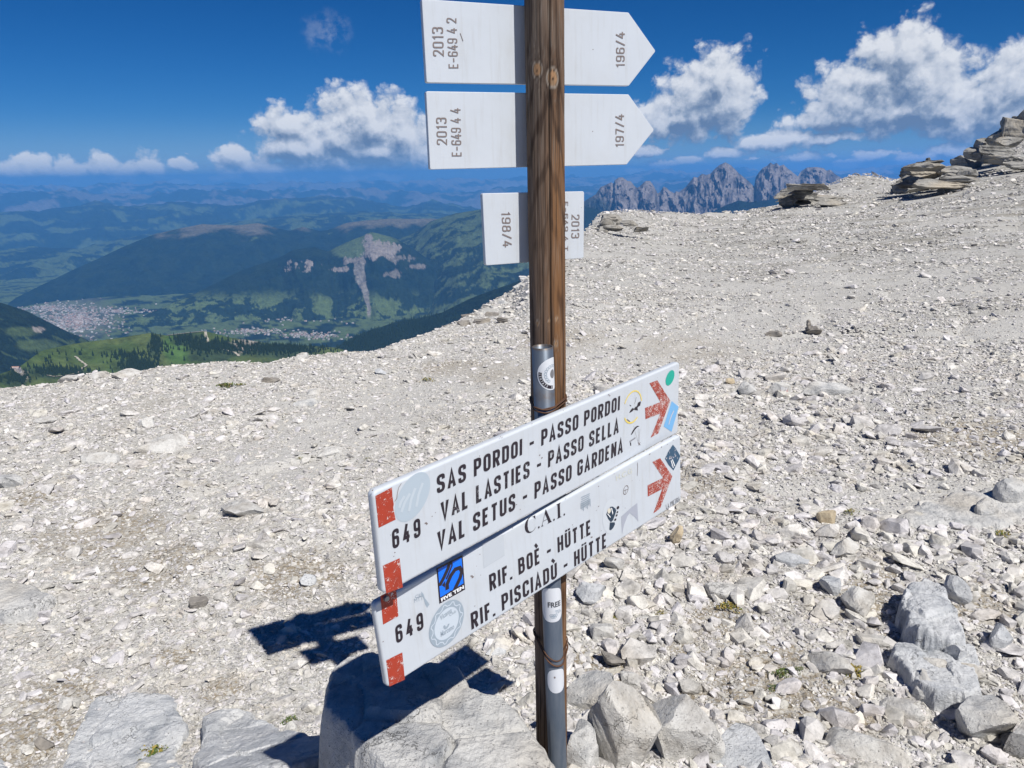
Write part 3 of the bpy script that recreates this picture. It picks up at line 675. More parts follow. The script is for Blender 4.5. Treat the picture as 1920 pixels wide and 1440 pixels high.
def round_poly(pts, rad, seg=5):
    out = []; n = len(pts)
    for i in range(n):
        p = Vector(pts[i]); a = Vector(pts[i-1]); b = Vector(pts[(i+1) % n])
        u = (a-p).normalized(); w = (b-p).normalized(); ang = u.angle(w); cut = min(rad/tan(ang/2), (a-p).length*.45, (b-p).length*.45); r = cut*tan(ang/2)
        c = p+(u+w).normalized()*(r/sin(ang/2)); s0 = p+u*cut-c; s1 = p+w*cut-c
        a0 = math.atan2(s0.y, s0.x); a1 = math.atan2(s1.y, s1.x); d = (a1-a0+pi) % (2*pi)-pi
        for k in range(seg+1): out.append((c.x+r*cos(a0+d*k/seg), c.y+r*sin(a0+d*k/seg)))
    return out
def board_mesh(name, pts, thick, rad, bev, mat, parent, both=False):
    """pts: outline in the board plane, clockwise seen from the front"""
    o = round_poly(pts, rad); n = len(o); P_ = [Vector((a, b)) for a, b in o]
    cen = sum(P_, Vector((0, 0)))/n
    N = []
    for i in range(n):
        t = (P_[(i+1) % n]-P_[i-1]); q = Vector((-t.y, t.x)).normalized()
        if q.dot(P_[i]-cen) < 0: q = -q
        N.append(q)
    rings = [(bev, 0.), (bev*.62, bev*.08), (bev*.29, bev*.29), (bev*.08, bev*.62), (0, bev), (0, thick-bev*.5), (bev*.3, thick)]
    V = []; Fc = []
    for ins, y in rings: V += [(P_[i].x-N[i].x*ins, y, P_[i].y-N[i].y*ins) for i in range(n)]
    for r in range(len(rings)-1):
        for i in range(n): Fc.append((r*n+i, r*n+(i+1) % n, (r+1)*n+(i+1) % n, (r+1)*n+i))
    Fc.append(tuple(range(n))[::-1]); Fc.append(tuple(range((len(rings)-1)*n, len(rings)*n)))
    ob = mesh_obj(name, V, Fc, mat, parent)
    bm = bmesh.new(); bm.from_mesh(ob.data); bmesh.ops.recalc_face_normals(bm, faces=bm.faces)
    for f in bm.faces: f.smooth = len(f.verts) == 4
    bm.to_mesh(ob.data); bm.free(); return ob

_tcache = {}
def text_geo(s, off=0., space=1.):
    k = (s, off, space)
    if k not in _tcache:
        cu = bpy.data.curves.new('lettering', 'FONT'); cu.body = s; cu.offset = off; cu.space_character = space; cu.resolution_u = 3
        ob = bpy.data.objects.new('lettering', cu); me = ob.to_mesh()
        V = [(v.co.x, v.co.y) for v in me.vertices]; Fc = [tuple(p.vertices) for p in me.polygons]
        ob.to_mesh_clear(); bpy.data.objects.remove(ob); bpy.data.curves.remove(cu); _tcache[k] = (V, Fc)
    return _tcache[k]
CAP = None
_e_ = .088
GLY = {  # centre lines in a unit box; a trailing 0 marks a sharp corner; 'c' = closed
 'S': (1, [[(1, .74), (1, 1), (0, 1), (0, .56), (1, .44), (1, 0), (0, 0), (0, .26)]]), 'A': (1.08, [[(0, -_e_), (.5, 1+_e_, 0), (1, -_e_)], [(.2, .26), (.8, .26)]]),
 'P': (1, [[(0, -_e_), (0, 1, 0), (1, 1), (1, .44), (0, .44)]]), 'O': (1, [['c', (0, 0), (0, 1), (1, 1), (1, 0)]]), 'R': (1.02, [[(0, -_e_), (0, 1, 0), (1, 1), (1, .46), (0, .46)], [(.5, .46), (1, -_e_)]]),
 'D': (1, [['c', (0, 0, 0), (0, 1, 0), (1, 1), (1, 0)]]), 'I': (.32, [[(.5, -_e_), (.5, 1+_e_)]]), 'V': (1.06, [[(0, 1+_e_), (.5, -_e_, 0), (1, 1+_e_)]]), 'L': (.86, [[(0, 1+_e_), (0, 0, 0), (1.1, 0)]]),
 'T': (.98, [[(-.12, 1), (1.12, 1)], [(.5, 1), (.5, -_e_)]]), 'E': (.88, [[(1.1, 1), (0, 1, 0), (0, 0, 0), (1.1, 0)], [(0, .51), (.95, .51)]]), 'F': (.86, [[(1.1, 1), (0, 1, 0), (0, -_e_)], [(0, .5), (.92, .5)]]),
 'U': (1, [[(0, 1+_e_), (0, 0), (1, 0), (1, 1+_e_)]]), 'G': (1, [[(1, .74), (1, 1), (0, 1), (0, 0), (1, 0), (1, .47, 0), (.5, .47)]]), 'N': (1.04, [[(0, -_e_), (0, 1+_e_)], [(0, 1.02), (1, -.02)], [(1, -_e_), (1, 1+_e_)]]),
 'B': (1.02, [['c', (0, .53, 0), (0, 1, 0), (.94, 1), (.94, .53)], ['c', (0, 0, 0), (0, .53, 0), (1, .53), (1, 0)]]), 'H': (1, [[(0, -_e_), (0, 1+_e_)], [(1, -_e_), (1, 1+_e_)], [(0, .52), (1, .52)]]),
 'C': (1, [[(1, .72), (1, 1), (0, 1), (0, 0), (1, 0), (1, .28)]]), '-': (.95, [[(-.05, .44), (1.05, .44)]]), '.': (.3, [[(.5, -_e_), (.5, .09)]]), '/': (.9, [[(0, -.1), (1, 1.1)]]), ' ': (.42, []),
 '6': (1, [[(1, .76), (1, 1), (0, 1), (0, 0), (1, 0), (1, .57), (0, .57)]]), '9': (1, [[(0, .24), (0, 0), (1, 0), (1, 1), (0, 1), (0, .43), (1, .43)]]), '4': (1.04, [[(.62, 1+_e_), (0, .24, 0), (1.15, .24)], [(.72, -_e_), (.72, .62)]]),
 '0': (1, [['c', (0, 0), (0, 1), (1, 1), (1, 0)]]), '1': (.7, [[(.1, .80), (.75, 1.0, 0), (.75, -_e_)]]), '2': (1, [[(0, .74), (0, 1), (1, 1), (1, .6), (0, 0, 0), (1.1, 0)]]), '3': (1, [[(0, .8), (0, 1), (1, 1), (1, .54), (.3, .54)], [(.3, .54), (1, .54), (1, 0), (0, 0), (0, .2)]]),
 '7': (1, [[(-.1, 1), (1, 1, 0), (.4, -_e_)]]), '8': (1, [['c', (.05, .54), (.05, 1), (.95, 1), (.95, .54)], ['c', (0, 0), (0, .54), (1, .54), (1, 0)]])}
for a_, b_, ex_ in (('È', 'E', [[(-.05, 1.50), (.62, 1.20)]]), ('Ù', 'U', [[(.05, 1.50), (.72, 1.20)]]), ('Ü', 'U', [[(.12, 1.17), (.12, 1.31)], [(.88, 1.17), (.88, 1.31)]])):
    GLY[a_] = (GLY[b_][0], GLY[b_][1]+ex_)
def stroke_geo(txt, w=.44, t=.15, gap=.17, rad=.16):
    V = []; Fc = []; x = 0.; lay = 0; word = 0
    for ch in txt:
        gw, strokes = GLY[ch]; W_ = gw*w
        if ch == ' ': word += 1
        for st in strokes:
            lay += 1; closed = st[0] == 'c'; st = st[1:] if closed else st
            P_ = [(Vector((x+t/2+q[0]*(W_-t), t/2+q[1]*(1-t))), len(q) == 2) for q in st]; out = []; n = len(P_)
            for i, (p, rnd_) in enumerate(P_):
                if not closed and i in (0, n-1): out.append(p); continue
                a = P_[i-1][0]; b = P_[(i+1) % n][0]
                if not rnd_: out.append(p); continue
                u = (a-p); v = (b-p); r = min(rad, u.length*.48, v.length*.48); u.normalize(); v.normalize()
                for k in range(5):
                    f = k/4; out.append((p+u*r)*(1-f)**2+p*2*f*(1-f)+(p+v*r)*f*f)
            m = len(out); k0 = len(V)
            for i, p in enumerate(out):
                d1 = (p-out[i-1]) if (closed or i > 0) else (out[1]-p); d2 = (out[(i+1) % m]-p) if (closed or i < m-1) else (p-out[i-1])
                d1 = d1.normalized(); d2 = d2.normalized(); n1 = Vector((-d1.y, d1.x)); n2 = Vector((-d2.y, d2.x)); nn = (n1+n2); nn = nn.normalized() if nn.length > 1e-4 else n1
                q = min(1/max(.35, nn.dot(n1)), 1.9)*t/2
                V += [(p.x+nn.x*q, p.y+nn.y*q, lay, word), (p.x-nn.x*q, p.y-nn.y*q, lay, word)]
            for i in range(m if closed else m-1):
                j = (i+1) % m; Fc.append((k0+2*i, k0+2*i+1, k0+2*j+1, k0+2*j))
        x += W_+gap
    return V, Fc
def stroke_text(board, root, txt, bl, br, tl, mat, w=.46, t=.168, gap=.145, y=-.0007, name='lettering', label=None):
    V, Fc = stroke_geo(txt, w, t, gap); x0 = min(v[0] for v in V); x1 = max(v[0] for v in V)
    BL, BR, TL = (Vector(board.loc(*q)) for q in (bl, br, tl)); ex = BR-BL; ez = TL-BL
    for wd in sorted(set(v[3] for v in V)):
        ids = [i for i, v in enumerate(V) if v[3] == wd]; mp = {i: k for k, i in enumerate(ids)}
        o = mesh_obj(name, [((lambda p: (p.x, y-.00004*(V[i][2] % 7), p.y))(BL+ex*((V[i][0]-x0)/(x1-x0))+ez*V[i][1])) for i in ids], [tuple(mp[i] for i in f) for f in Fc if f[0] in mp], mat, root)
    if label: o['label'] = label
    return o
def lettering(board, root, s, bl, br, tl, mat, off=.02, space=1., y=-.0007, name='lettering', label=None, fit=None):
    """text whose capitals fill the parallelogram bottom-left, bottom-right, top-left (photo pixels on this board)"""
    V, Fc = text_geo(s, off, space)
    if not V: return None
    H = max(v[1] for v in text_geo('H', off, space)[0]); x0 = min(v[0] for v in V); x1 = max(v[0] for v in V)
    if fit: x1 = x0+(x1-x0)*fit
    BL, BR, TL = (Vector(board.loc(*q)) for q in (bl, br, tl))
    ex = BR-BL; ez = TL-BL
    P_ = [BL+ex*((v[0]-x0)/(x1-x0))+ez*(v[1]/H) for v in V]
    o = mesh_obj(name, [(p.x, y, p.y) for p in P_], Fc, mat, root)
    if label: o['label'] = label
    return o
def flat(board, root, px, mat, name='sticker', y=-.0005, label=None, local=False):
    P_ = px if local else [board.loc(*q) for q in px]
    o = mesh_obj(name, [(a, y, b) for a, b in P_], [tuple(range(len(P_)))], mat, root)
    if label: o['label'] = label
    return o
def ell(board, c, ax, ay, n=36, a0=0., a1=2*pi):
    """ellipse: centre px and two half-axis end points px"""
    C = Vector(board.loc(*c)); A = Vector(board.loc(*ax))-C; B = Vector(board.loc(*ay))-C
    return [tuple(C+A*cos(a0+(a1-a0)*k/n)+B*sin(a0+(a1-a0)*k/n)) for k in range(n+(0 if a1-a0 > 6.28 else 1))]
def strip(board, root, pts, w, mat, name='sticker', y=-.0009, local=False, label=None):
    """a band of width w along a line on the board"""
    P_ = [Vector(q if local else board.loc(*q)) for q in pts]; V = []
    for i, p in enumerate(P_):
        t = (P_[min(i+1, len(P_)-1)]-P_[max(i-1, 0)]).normalized(); n = Vector((-t.y, t.x))*w/2
        V += [(p.x+n.x, y, p.y+n.y), (p.x-n.x, y, p.y-n.y)]
    o = mesh_obj(name, V, [(2*i, 2*i+1, 2*i+3, 2*i+2) for i in range(len(P_)-1)], mat, root)
    if label: o['label'] = label
    return o
def ringm(board, root, c, ax, ay, k0, mat, a0=0., a1=2*pi, n=48, name='sticker', y=-.0008, label=None):
    C = Vector(board.loc(*c)); A = Vector(board.loc(*ax))-C; B = Vector(board.loc(*ay))-C; V = []
    for k in range(n+1):
        t = a0+(a1-a0)*k/n; d = A*cos(t)+B*sin(t)
        for q in (1., k0): V.append((C.x+d.x*q, y, C.y+d.y*q))
    o = mesh_obj(name, V, [(2*i, 2*i+1, 2*i+3, 2*i+2) for i in range(n)], mat, root)
    if label: o['label'] = label
    return o

def enamel():
    m, t, b = newmat('white_sign_enamel'); tcn = t.node('ShaderNodeTexCoord'); p = tcn.outputs['Object']
    d = t.noise(p, 9, 6, .65); d2 = t.noise(t.vmath('MULTIPLY', p, (30, 30, 4)), 1, 4, .6)
    c = t.mix(t.ramp(d, [(.35, 0.), (.75, .5)]), (.53, .565, .605), (.47, .50, .535))
    c = t.mix(t.ramp(d2, [(.6, 0.), (.85, .3)]), c, (.39, .39, .38))
    gr = t.math('MULTIPLY', t.ramp(t.noise(t.vmath('MULTIPLY', p, (70, 1, 5)), 1, 4, .65), [(.55, 0.), (.8, 1.)]), .35)
    c = t.mix(gr, c, (.36, .345, .31))
    sm = t.ramp(t.noise(p, 5, 5, .7), [(.5, 0.), (.75, .35)]); c = t.mix(sm, c, (.47, .475, .47))
    scr = t.math('MULTIPLY', t.ramp(t.noise(t.vmath('MULTIPLY', p, (9, 1, 260)), 1, 2, .5), [(.72, 0.), (.74, .5)]), t.ramp(t.noise(p, 7, 2, .5), [(.55, 0.), (.6, 1.)]))
    c = t.mix(scr, c, (.38, .38, .38))
    sp_ = t.voro(p, 60, 'F1', 'Distance'); ms = t.math('MULTIPLY', t.ramp(sp_, [(.05, 1.), (.09, 0.)]), t.ramp(t.noise(p, 22, 2, .5), [(.60, 0.), (.62, 1.)]))
    c = t.mix(ms, c, (.16, .12, .10))
    t.link(c, b.inputs['Base Color']); b.inputs['Roughness'].default_value = .38; b.inputs['Specular IOR Level'].default_value = .35
    t.link(t.bump(t.noise(p, 50, 3, .5), .15, .0015), b.inputs['Normal']); return m
M_ENAM = enamel()
def worn(name, c0, c1, thr=.54, sc_=260, cdk=None):
    m, t, b = newmat(name); tcn = t.node('ShaderNodeTexCoord'); p = tcn.outputs['Object']
    w = t.vmath('ADD', p, t.vmath('SCALE', t.noise(p, 120, 2, .5, out=1), .012))
    n = t.noise(w, sc_, 3, .7); n2 = t.noise(p, 40, 3, .6)
    msk = t.ramp(t.math('ADD', n, t.math('MULTIPLY', t.math('SUBTRACT', n2, .5), .5)), [(thr, 0.), (thr+.02, 1.)])
    base = t.mix(t.ramp(t.noise(p, 25, 4, .6), [(.3, 0.), (.7, 1.)]), c0, cdk or tuple(.78*q for q in c0))
    t.link(t.mix(msk, base, c1), b.inputs['Base Color']); b.inputs['Roughness'].default_value = .5; return m
M_RED = worn('worn_red_paint', (.40, .042, .017), (.58, .52, .50), .625)
M_REDA = worn('worn_red_arrow_paint', (.35, .045, .024), (.58, .50, .48), .555, 330)
M_INK = simple('black_lettering', (.018, .012, .020), .45)
M_INK2 = worn('scratched_black_lettering', (.018, .012, .020), (.5, .5, .52), .66, 300)
M_ENG = simple('engraved_brown_lettering', (.19, .155, .145), .8)
M_EDGE = simple('dark_board_edge', (.06, .045, .04), .7)
M_WOODB = M_ENAM

def sign_root(name, board, label, group):
    r = empty(name); r.matrix_world = board.mat4(); tag(r, label, 'sign', group); return r

# --- lower, front-facing boards
rA = sign_root('direction_sign', BA, 'upper white board with three lines of black place names, starting SAS PORDOI, and red arrow', 'direction boards low on the post')
w, h = 1.0007, .1945
board_mesh('board', [(-.004, .004), (w+.003, .004), (w+.003, -h-.001), (-.004, -h-.001)], .017, .011, .005, M_ENAM, rA)
stroke_text(BA, rA, 'SAS PORDOI - PASSO PORDOI', (819, 926), (1161.3, 768.5), (818.3, 892), M_INK)
stroke_text(BA, rA, 'VAL LASTIES - PASSO SELLA', (826.5, 977), (1159.5, 811), (825.6, 942.5), M_INK2)
stroke_text(BA, rA, 'VAL SETUS - PASSO GARDENA', (820, 1032.5), (1167.2, 848), (819.2, 998), M_INK)
stroke_text(BA, rA, '649', (736, 1030), (788.5, 1004.5), (734, 994.5), M_INK, gap=.26)
def redsq(board, root, px): return flat(board, root, px, M_RED, 'red_mark')
redsq(BA, rA, [(703.5, 930), (734.7, 913.5), (735.5, 930), (738, 945), (737, 952), (741.5, 974), (725, 982), (709.7, 989.5)])
redsq(BA, rA, [(717.5, 1060.4), (749, 1046.5), (755, 1101), (723.8, 1112.5)])
redA = flat(BA, rA, [(1217.5, 718.6), (1232.3, 712.8), (1256.4, 751), (1234, 812.5), (1219.8, 820.5), (1237.6, 775.3), (1210, 786), (1209.2, 765), (1238, 753.8)], M_REDA, 'red_arrow')
flat(BA, rA, ell(BA, (774, 931.5), (806, 914), (779, 888)), simple('clear_sticker_film', (.40, .47, .53), .3), 'sticker', label='round translucent grey sticker', local=True)
for q in ((768, 925, 752, 960), (778, 915, 766, 958), (792, 905, 780, 950), (758, 930, 748, 952)):
    strip(BA, rA, [(q[0], q[1]), ((q[0]+q[2])/2-2, (q[1]+q[3])/2), (q[2], q[3])], .006, simple('clear_sticker_ridge', (.47, .53, .58), .3), 'sticker_wrinkle')
strip(BA, rA, [(752, 906), (747, 914), (744.5, 925), (743.5, 934), (739.5, 940)], .0012, M_ENG, 'sticker_edge')
flat(BA, rA, ell(BA, (1256, 708.3), (1264, 704), (1257.5, 694.5)), simple('green_sticker_print', (.0, .36, .27), .35), 'sticker', label='round green sticker', local=True, y=-.0008)
flat(BA, rA, [(1259.3, 752), (1272.3, 762.5), (1259, 809.5), (1244, 799.4)], simple('light_blue_sticker_print', (.16, .40, .68), .35), 'sticker', label='light blue rectangular sticker')
strip(BA, rA, [(1263, 770), (1259, 778), (1256, 786), (1253.5, 796)], .004, simple('pale_print', (.55, .52, .55), .5), 'sticker_print')
M_YEL = simple('yellow_sticker_print', (.75, .58, .12), .5)
ringm(BA, rA, (1186, 763), (1203, 757), (1188, 732), .92, M_YEL, .2, 2.75, label='worn yellow ring of a round bird sticker')
ringm(BA, rA, (1186, 763), (1203, 757), (1188, 732), .9, M_YEL, 3.7, 5.4)
flat(BA, rA, [(1179.5, 774.5), (1182, 769), (1186, 764.5), (1188.5, 766.5), (1191, 763), (1194, 761.5), (1196, 755), (1199, 753), (1201.5, 752.7), (1200, 760.5), (1196.5, 762.5), (1195, 765), (1196, 769.5), (1191, 769), (1188.5, 767.8), (1185, 771.5)], M_INK, 'sticker', label='black bird silhouette sticker')
flat(BA, rA, [(1180.3, 758.7), (1183.2, 760.2), (1182.6, 762), (1180.8, 760.6)], M_INK, 'sticker_print')
strip(BA, rA, [(1192.5, 744.5), (1191, 752), (1189, 757)], .0009, M_INK, 'sticker_print'); strip(BA, rA, [(1175, 786), (1181, 790.5)], .002, M_ENG, 'sticker_print')
flat(BA, rA, [(1182.8, 814.5), (1185.8, 808), (1190, 801.5), (1194.5, 798.2), (1198.8, 799), (1194.5, 801), (1190, 806), (1186, 812.5), (1184, 815.3)], M_INK, 'sticker', label='black paraglider wing sticker')
for q in ((1196, 803, 1197, 828), (1199.5, 804, 1198, 828), (1190, 808, 1196, 828)): strip(BA, rA, [q[:2], q[2:]], .0006, M_ENG, 'sticker_print')
strip(BA, rA, [(1180, 828), (1186, 824), (1191, 820.5)], .0035, simple('grey_print', (.25, .25, .27), .6), 'sticker_print'); flat(BA, rA, [(1181, 829.5), (1183, 829.5), (1183.3, 835.5), (1181.6, 835.5)], M_INK, 'sticker_print')
strip(BA, rA, [(1196, 829), (1200, 834.5)], .002, M_ENG, 'sticker_print'); strip(BA, rA, [(1200, 829), (1196, 835)], .002, M_ENG, 'sticker_print')
def chips(board, root, lst):
    V = []; Fc = []; r2 = random.Random(len(lst))
    for x, y, s in lst:
        C = Vector(board.loc(x, y)); k = len(V); n = 6; a0 = r2.uniform(0, 6)
        for i in range(n): V.append((C.x+cos(a0+i*2*pi/n)*s*.0011*r2.uniform(.5, 1.5), -.0006, C.y+sin(a0+i*2*pi/n)*s*.0008*r2.uniform(.5, 1.4)))
        Fc.append(tuple(range(k, k+n)))
    o = mesh_obj('paint_chip', V, Fc, M_ENG, root); o['kind'] = 'stuff'
chips(BA, rA, [(798, 980.5, 3), (800, 982, 2.4), (810, 968, 1.6), (816, 961, 1.2), (698, 919, 1.6), (740, 1036, 1.4), (732, 1003, 1), (738, 1043, 1), (1141, 740, 2), (1143, 742, 2), (866, 955, 1.5), (997, 794, 1.6), (938, 819, 1.3), (941, 820, 1.2), (1233, 708, 1), (1267, 722, 1), (1016, 858, 2.2), (1012, 853, 2), (1044, 857, 2.6), (968, 946, 1.6), (975, 955, 1.5), (950, 960, 1.4), (1188, 800, 1), (1250, 740, .8), (1054, 812, 1.3), (1130, 770, .8), (900, 872, .8), (860, 905, .8)])

rB = sign_root('direction_sign', BB, 'lower white board reading RIF. BOÈ and RIF. PISCIADÙ with blue square sticker and red arrow', 'direction boards low on the post')
hb = .1849*1.2377/1.2326; wb = .7716*1.2377
board_mesh('board', [(-.004, .003), (wb+.003, .008), (wb+.003, -hb-.001), (-.004, -hb-.001)], .015, .011, .005, M_ENAM, rB)
stroke_text(BB, rB, 'RIF. BOÈ - HÜTTE', (918.3, 1109), (1106.5, 1002), (916.3, 1078), M_INK)
stroke_text(BB, rB, 'RIF. PISCIADÙ - HÜTTE', (884, 1181), (1136, 1026), (881.8, 1150), M_INK)
stroke_text(BB, rB, '649', (743, 1207), (794.3, 1178), (740, 1174.5), M_INK, gap=.26)
lettering(BB, rB, '\U0001D402.\U0001D400.\U0001D408.', (984.5, 1003.5), (1059.2, 966), (983, 974.5), M_INK, -.012, 1.0)
stroke_text(BB, rB, 'LA PIETRA', (1249, 954.5), (1274.5, 938.3), (1248, 946.5), simple('grey_lettering', (.14, .14, .15), .5), t=.11)
redsq(BB, rB, [(712.8, 1117), (742.5, 1104), (746.7, 1155), (718, 1171)])
redsq(BB, rB, [(723.7, 1238), (754, 1223), (758.9, 1274), (730, 1287)])
flat(BB, rB, [(1223, 866), (1237.6, 859), (1260.5, 893), (1237.5, 953), (1224.7, 962.6), (1241.4, 916.8), (1214.3, 931), (1214, 910), (1242.8, 896)], M_REDA, 'red_arrow')
M_BLUESQ = simple('bright_blue_sticker_print', (.0, .155, .80), .3); M_WHT = simple('white_sticker_print', (.78, .79, .80), .35)
def bil(c, u, v): return (c[0][0]*(1-u)*(1-v)+c[1][0]*u*(1-v)+c[2][0]*u*v+c[3][0]*(1-u)*v, c[0][1]*(1-u)*(1-v)+c[1][1]*u*(1-v)+c[2][1]*u*v+c[3][1]*(1-u)*v)
QS = [(818, 1065), (867, 1040.5), (871.7, 1105), (823.5, 1132)]
flat(BB, rB, QS, M_INK, 'sticker', y=-.0006, label='black edged blue square sticker reading FIVE TEN')
flat(BB, rB, [bil(QS, .05, .05), bil(QS, .95, .05), bil(QS, .955, .80), bil(QS, .05, .84)], M_BLUESQ, 'sticker_print', y=-.0009)
strip(BB, rB, [bil(QS, .5, .03), bil(QS, .42, .16), bil(QS, .25, .34), bil(QS, .08, .49), bil(QS, .03, .46)], .0085, M_INK, 'sticker_print', y=-.0012)
strip(BB, rB, [bil(QS, .55, .02), bil(QS, .58, .13), bil(QS, .4, .35), bil(QS, .32, .43)], .004, M_INK, 'sticker_print', y=-.0012)
flat(BB, rB, [bil(QS, .14, .53), bil(QS, .28, .46), bil(QS, .25, .64)], M_INK, 'sticker_print', y=-.0012)
strip(BB, rB, [bil(QS, .33, .73), bil(QS, .34, .58), bil(QS, .5, .40), bil(QS, .68, .29), bil(QS, .86, .31), bil(QS, .92, .44), bil(QS, .84, .60), bil(QS, .68, .76), bil(QS, .56, .88), bil(QS, .42, .86)], .0095, M_INK, 'sticker_print', y=-.0012)
lettering(BB, rB, 'FIVE TEN', bil(QS, .08, .965), bil(QS, .96, .94), bil(QS, .06, .87), M_WHT, .05, 1.05, y=-.0013, name='sticker_print')
M_GST = simple('grey_sticker_print', (.30, .36, .42), .4); M_GST2 = simple('pale_sticker_print', (.52, .58, .64), .4)
RC, RA, RB = (837.3, 1168.7), (869.3, 1152.5), (839.5, 1126.8)
flat(BB, rB, ell(BB, RC, RA, RB), M_GST2, 'sticker', y=-.0006, label='round grey sticker with meander border', local=True)
ringm(BB, rB, RC, RA, RB, .70, M_GST, name='sticker_print', y=-.0009)
_C = Vector(BB.loc(*RC)); _A = Vector(BB.loc(*RA))-_C; _B = Vector(BB.loc(*RB))-_C
zz_ = []
for k in range(44):
    a = 2*pi*k/44; q = (.91, .91, .79, .79)[k % 4]; q2 = a+(.05 if k % 4 in (0, 3) else -.0)
    zz_.append(tuple(_C+(_A*cos(q2)+_B*sin(q2))*q))
strip(BB, rB, zz_+[zz_[0]], .0022, M_GST2, 'sticker_print', y=-.0012, local=True)
lettering(BB, rB, 'Vicama', (824.5, 1163.5), (846.5, 1147), (824, 1154), M_GST, .01, name='sticker_print', y=-.0012)
lettering(BB, rB, 'Club', (842, 1155.5), (854.5, 1147.5), (841.8, 1150.5), M_GST, .005, name='sticker_print', y=-.0012)
lettering(BB, rB, 'Marceno', (826, 1194), (851, 1178), (825.5, 1184), M_GST, .01, name='sticker_print', y=-.0012)
ringm(BB, rB, (836.7, 1170.5), (842.5, 1167), (837, 1162.5), .45, M_GST, 3.0, 6.1, name='sticker_print', y=-.0012)
lettering(BB, rB, 'CEL', (778, 1121.5), (794, 1115.5), (777.5, 1116.5), M_GST, .0, name='sticker_print'); lettering(BB, rB, 'MTT', (776.5, 1130), (793, 1124), (776, 1122.5), M_GST, .0, name='sticker_print')
flat(BB, rB, [(789.5, 1108.7), (794, 1114), (796, 1121), (803, 1130), (805, 1133), (800.5, 1139.5), (797, 1133), (794, 1122), (790.5, 1116)], M_GST, 'sticker', label='grey torn scrap of sticker')
flat(BB, rB, [(904.5, 1019.5), (943.5, 1001.5), (946, 1041.5), (906.5, 1066)], simple('clear_tape', (.475, .51, .55), .25), 'sticker', y=-.0004, label='clear square sticker film')
for k in range(6):
    u0 = k/6; a = [(1088.5, 933), (1106, 925), (1107, 945), (1088.5, 957)]
    strip(BB, rB, [bil(a, .02+.05*(k % 2), u0), bil(a, .98-.04*(k % 3), u0)], .0022, M_GST, 'sticker_print')
for k in range(8):
    a = [(1088.5, 943), (1107, 935), (1107.5, 953), (1088, 962)]; strip(BB, rB, [bil(a, .04+k*.13, .0), bil(a, .04+k*.13, .6+.3*(k % 3)/2)], .002, M_GST, 'sticker_print')
M_NAVY = simple('navy_sticker_print', (.015, .035, .065), .35)
flat(BB, rB, ell(BB, (1146, 968), (1162, 958), (1143, 936)), simple('white_sticker_base', (.53, .565, .60), .3), 'sticker', y=-.0005, label='navy and white boot shaped sticker', local=True)
flat(BB, rB, [(1136, 964), (1139, 958), (1144, 950), (1148, 949.5), (1153, 953), (1155, 957), (1153, 964), (1149, 975), (1145, 979), (1140, 973)], M_NAVY, 'sticker_print', y=-.0010)
flat(BB, rB, [(1143, 979.5), (1152, 979), (1152.5, 983), (1149, 990), (1145, 994), (1142, 993), (1142.5, 985)], M_NAVY, 'sticker_print', y=-.0010)
flat(BB, rB, [(1138, 956), (1141, 952.5), (1144.5, 953), (1144.5, 959), (1141.5, 963), (1139, 961)], simple('cream_sticker_print', (.62, .58, .48), .4), 'sticker_print', y=-.0013)
flat(BB, rB, [(1145, 952), (1146.6, 952), (1149, 961), (1148, 965)], M_WHT, 'sticker_print', y=-.0013); flat(BB, rB, [(1137.5, 963), (1139, 962.5), (1144.5, 969), (1143.5, 970.5)], M_WHT, 'sticker_print', y=-.0013)
for q in ((1158, 951.5, 1.6), (1157, 960, 1.), (1155.5, 966, 1.1), (1153, 974, 1.2)): flat(BB, rB, ell(BB, q[:2], (q[0]+1.6*q[2], q[1]-.8), (q[0]+.2, q[1]-2.*q[2]), 8), M_INK, 'sticker_print', y=-.0013, local=True)
M_SIL = simple('silver_sticker_print', (.36, .38, .44), .4)
flat(BB, rB, [(1164.5, 968.5), (1174, 960), (1184, 951), (1194.5, 943), (1196.5, 978), (1191, 970), (1184, 964.5), (1180.5, 962), (1176, 968), (1170, 984), (1166, 1001)], M_SIL, 'sticker', label='grey mountain shaped sticker')
ringm(BB, rB, (1173, 918.5), (1177.8, 916), (1173.6, 910), .86, M_ENG, name='sticker', label='small round outlined sticker'); strip(BB, rB, [(1169.5, 920), (1177, 917)], .0012, M_ENG, 'sticker_print'); strip(BB, rB, [(1172, 917), (1172, 925)], .0010, M_ENG, 'sticker_print')
lettering(BB, rB, 'H.C.G', (1155, 901.5), (1184.5, 886.5), (1154.5, 892), simple('faded_yellow_print', (.56, .57, .50), .5), .015, name='sticker_print')
strip(BB, rB, [(1195, 867), (1195, 880), (1194.5, 892)], .0012, M_ENG, 'sticker_print')
flat(BB, rB, [(1261.3, 833.5), (1267, 840.5), (1275.3, 855), (1272, 863.5), (1262.5, 882), (1253.5, 872), (1246.5, 860), (1253, 846)], worn('dark_blue_sticker_print', (.035, .09, .16), (.5, .46, .48), .60, 90), 'sticker', label='dark blue hexagonal photo sticker')
for q in ((1257.7, 863, 1262, 877), (1260, 861, 1265, 874)): strip(BB, rB, [q[:2], q[2:]], .003, M_WHT, 'sticker_print')
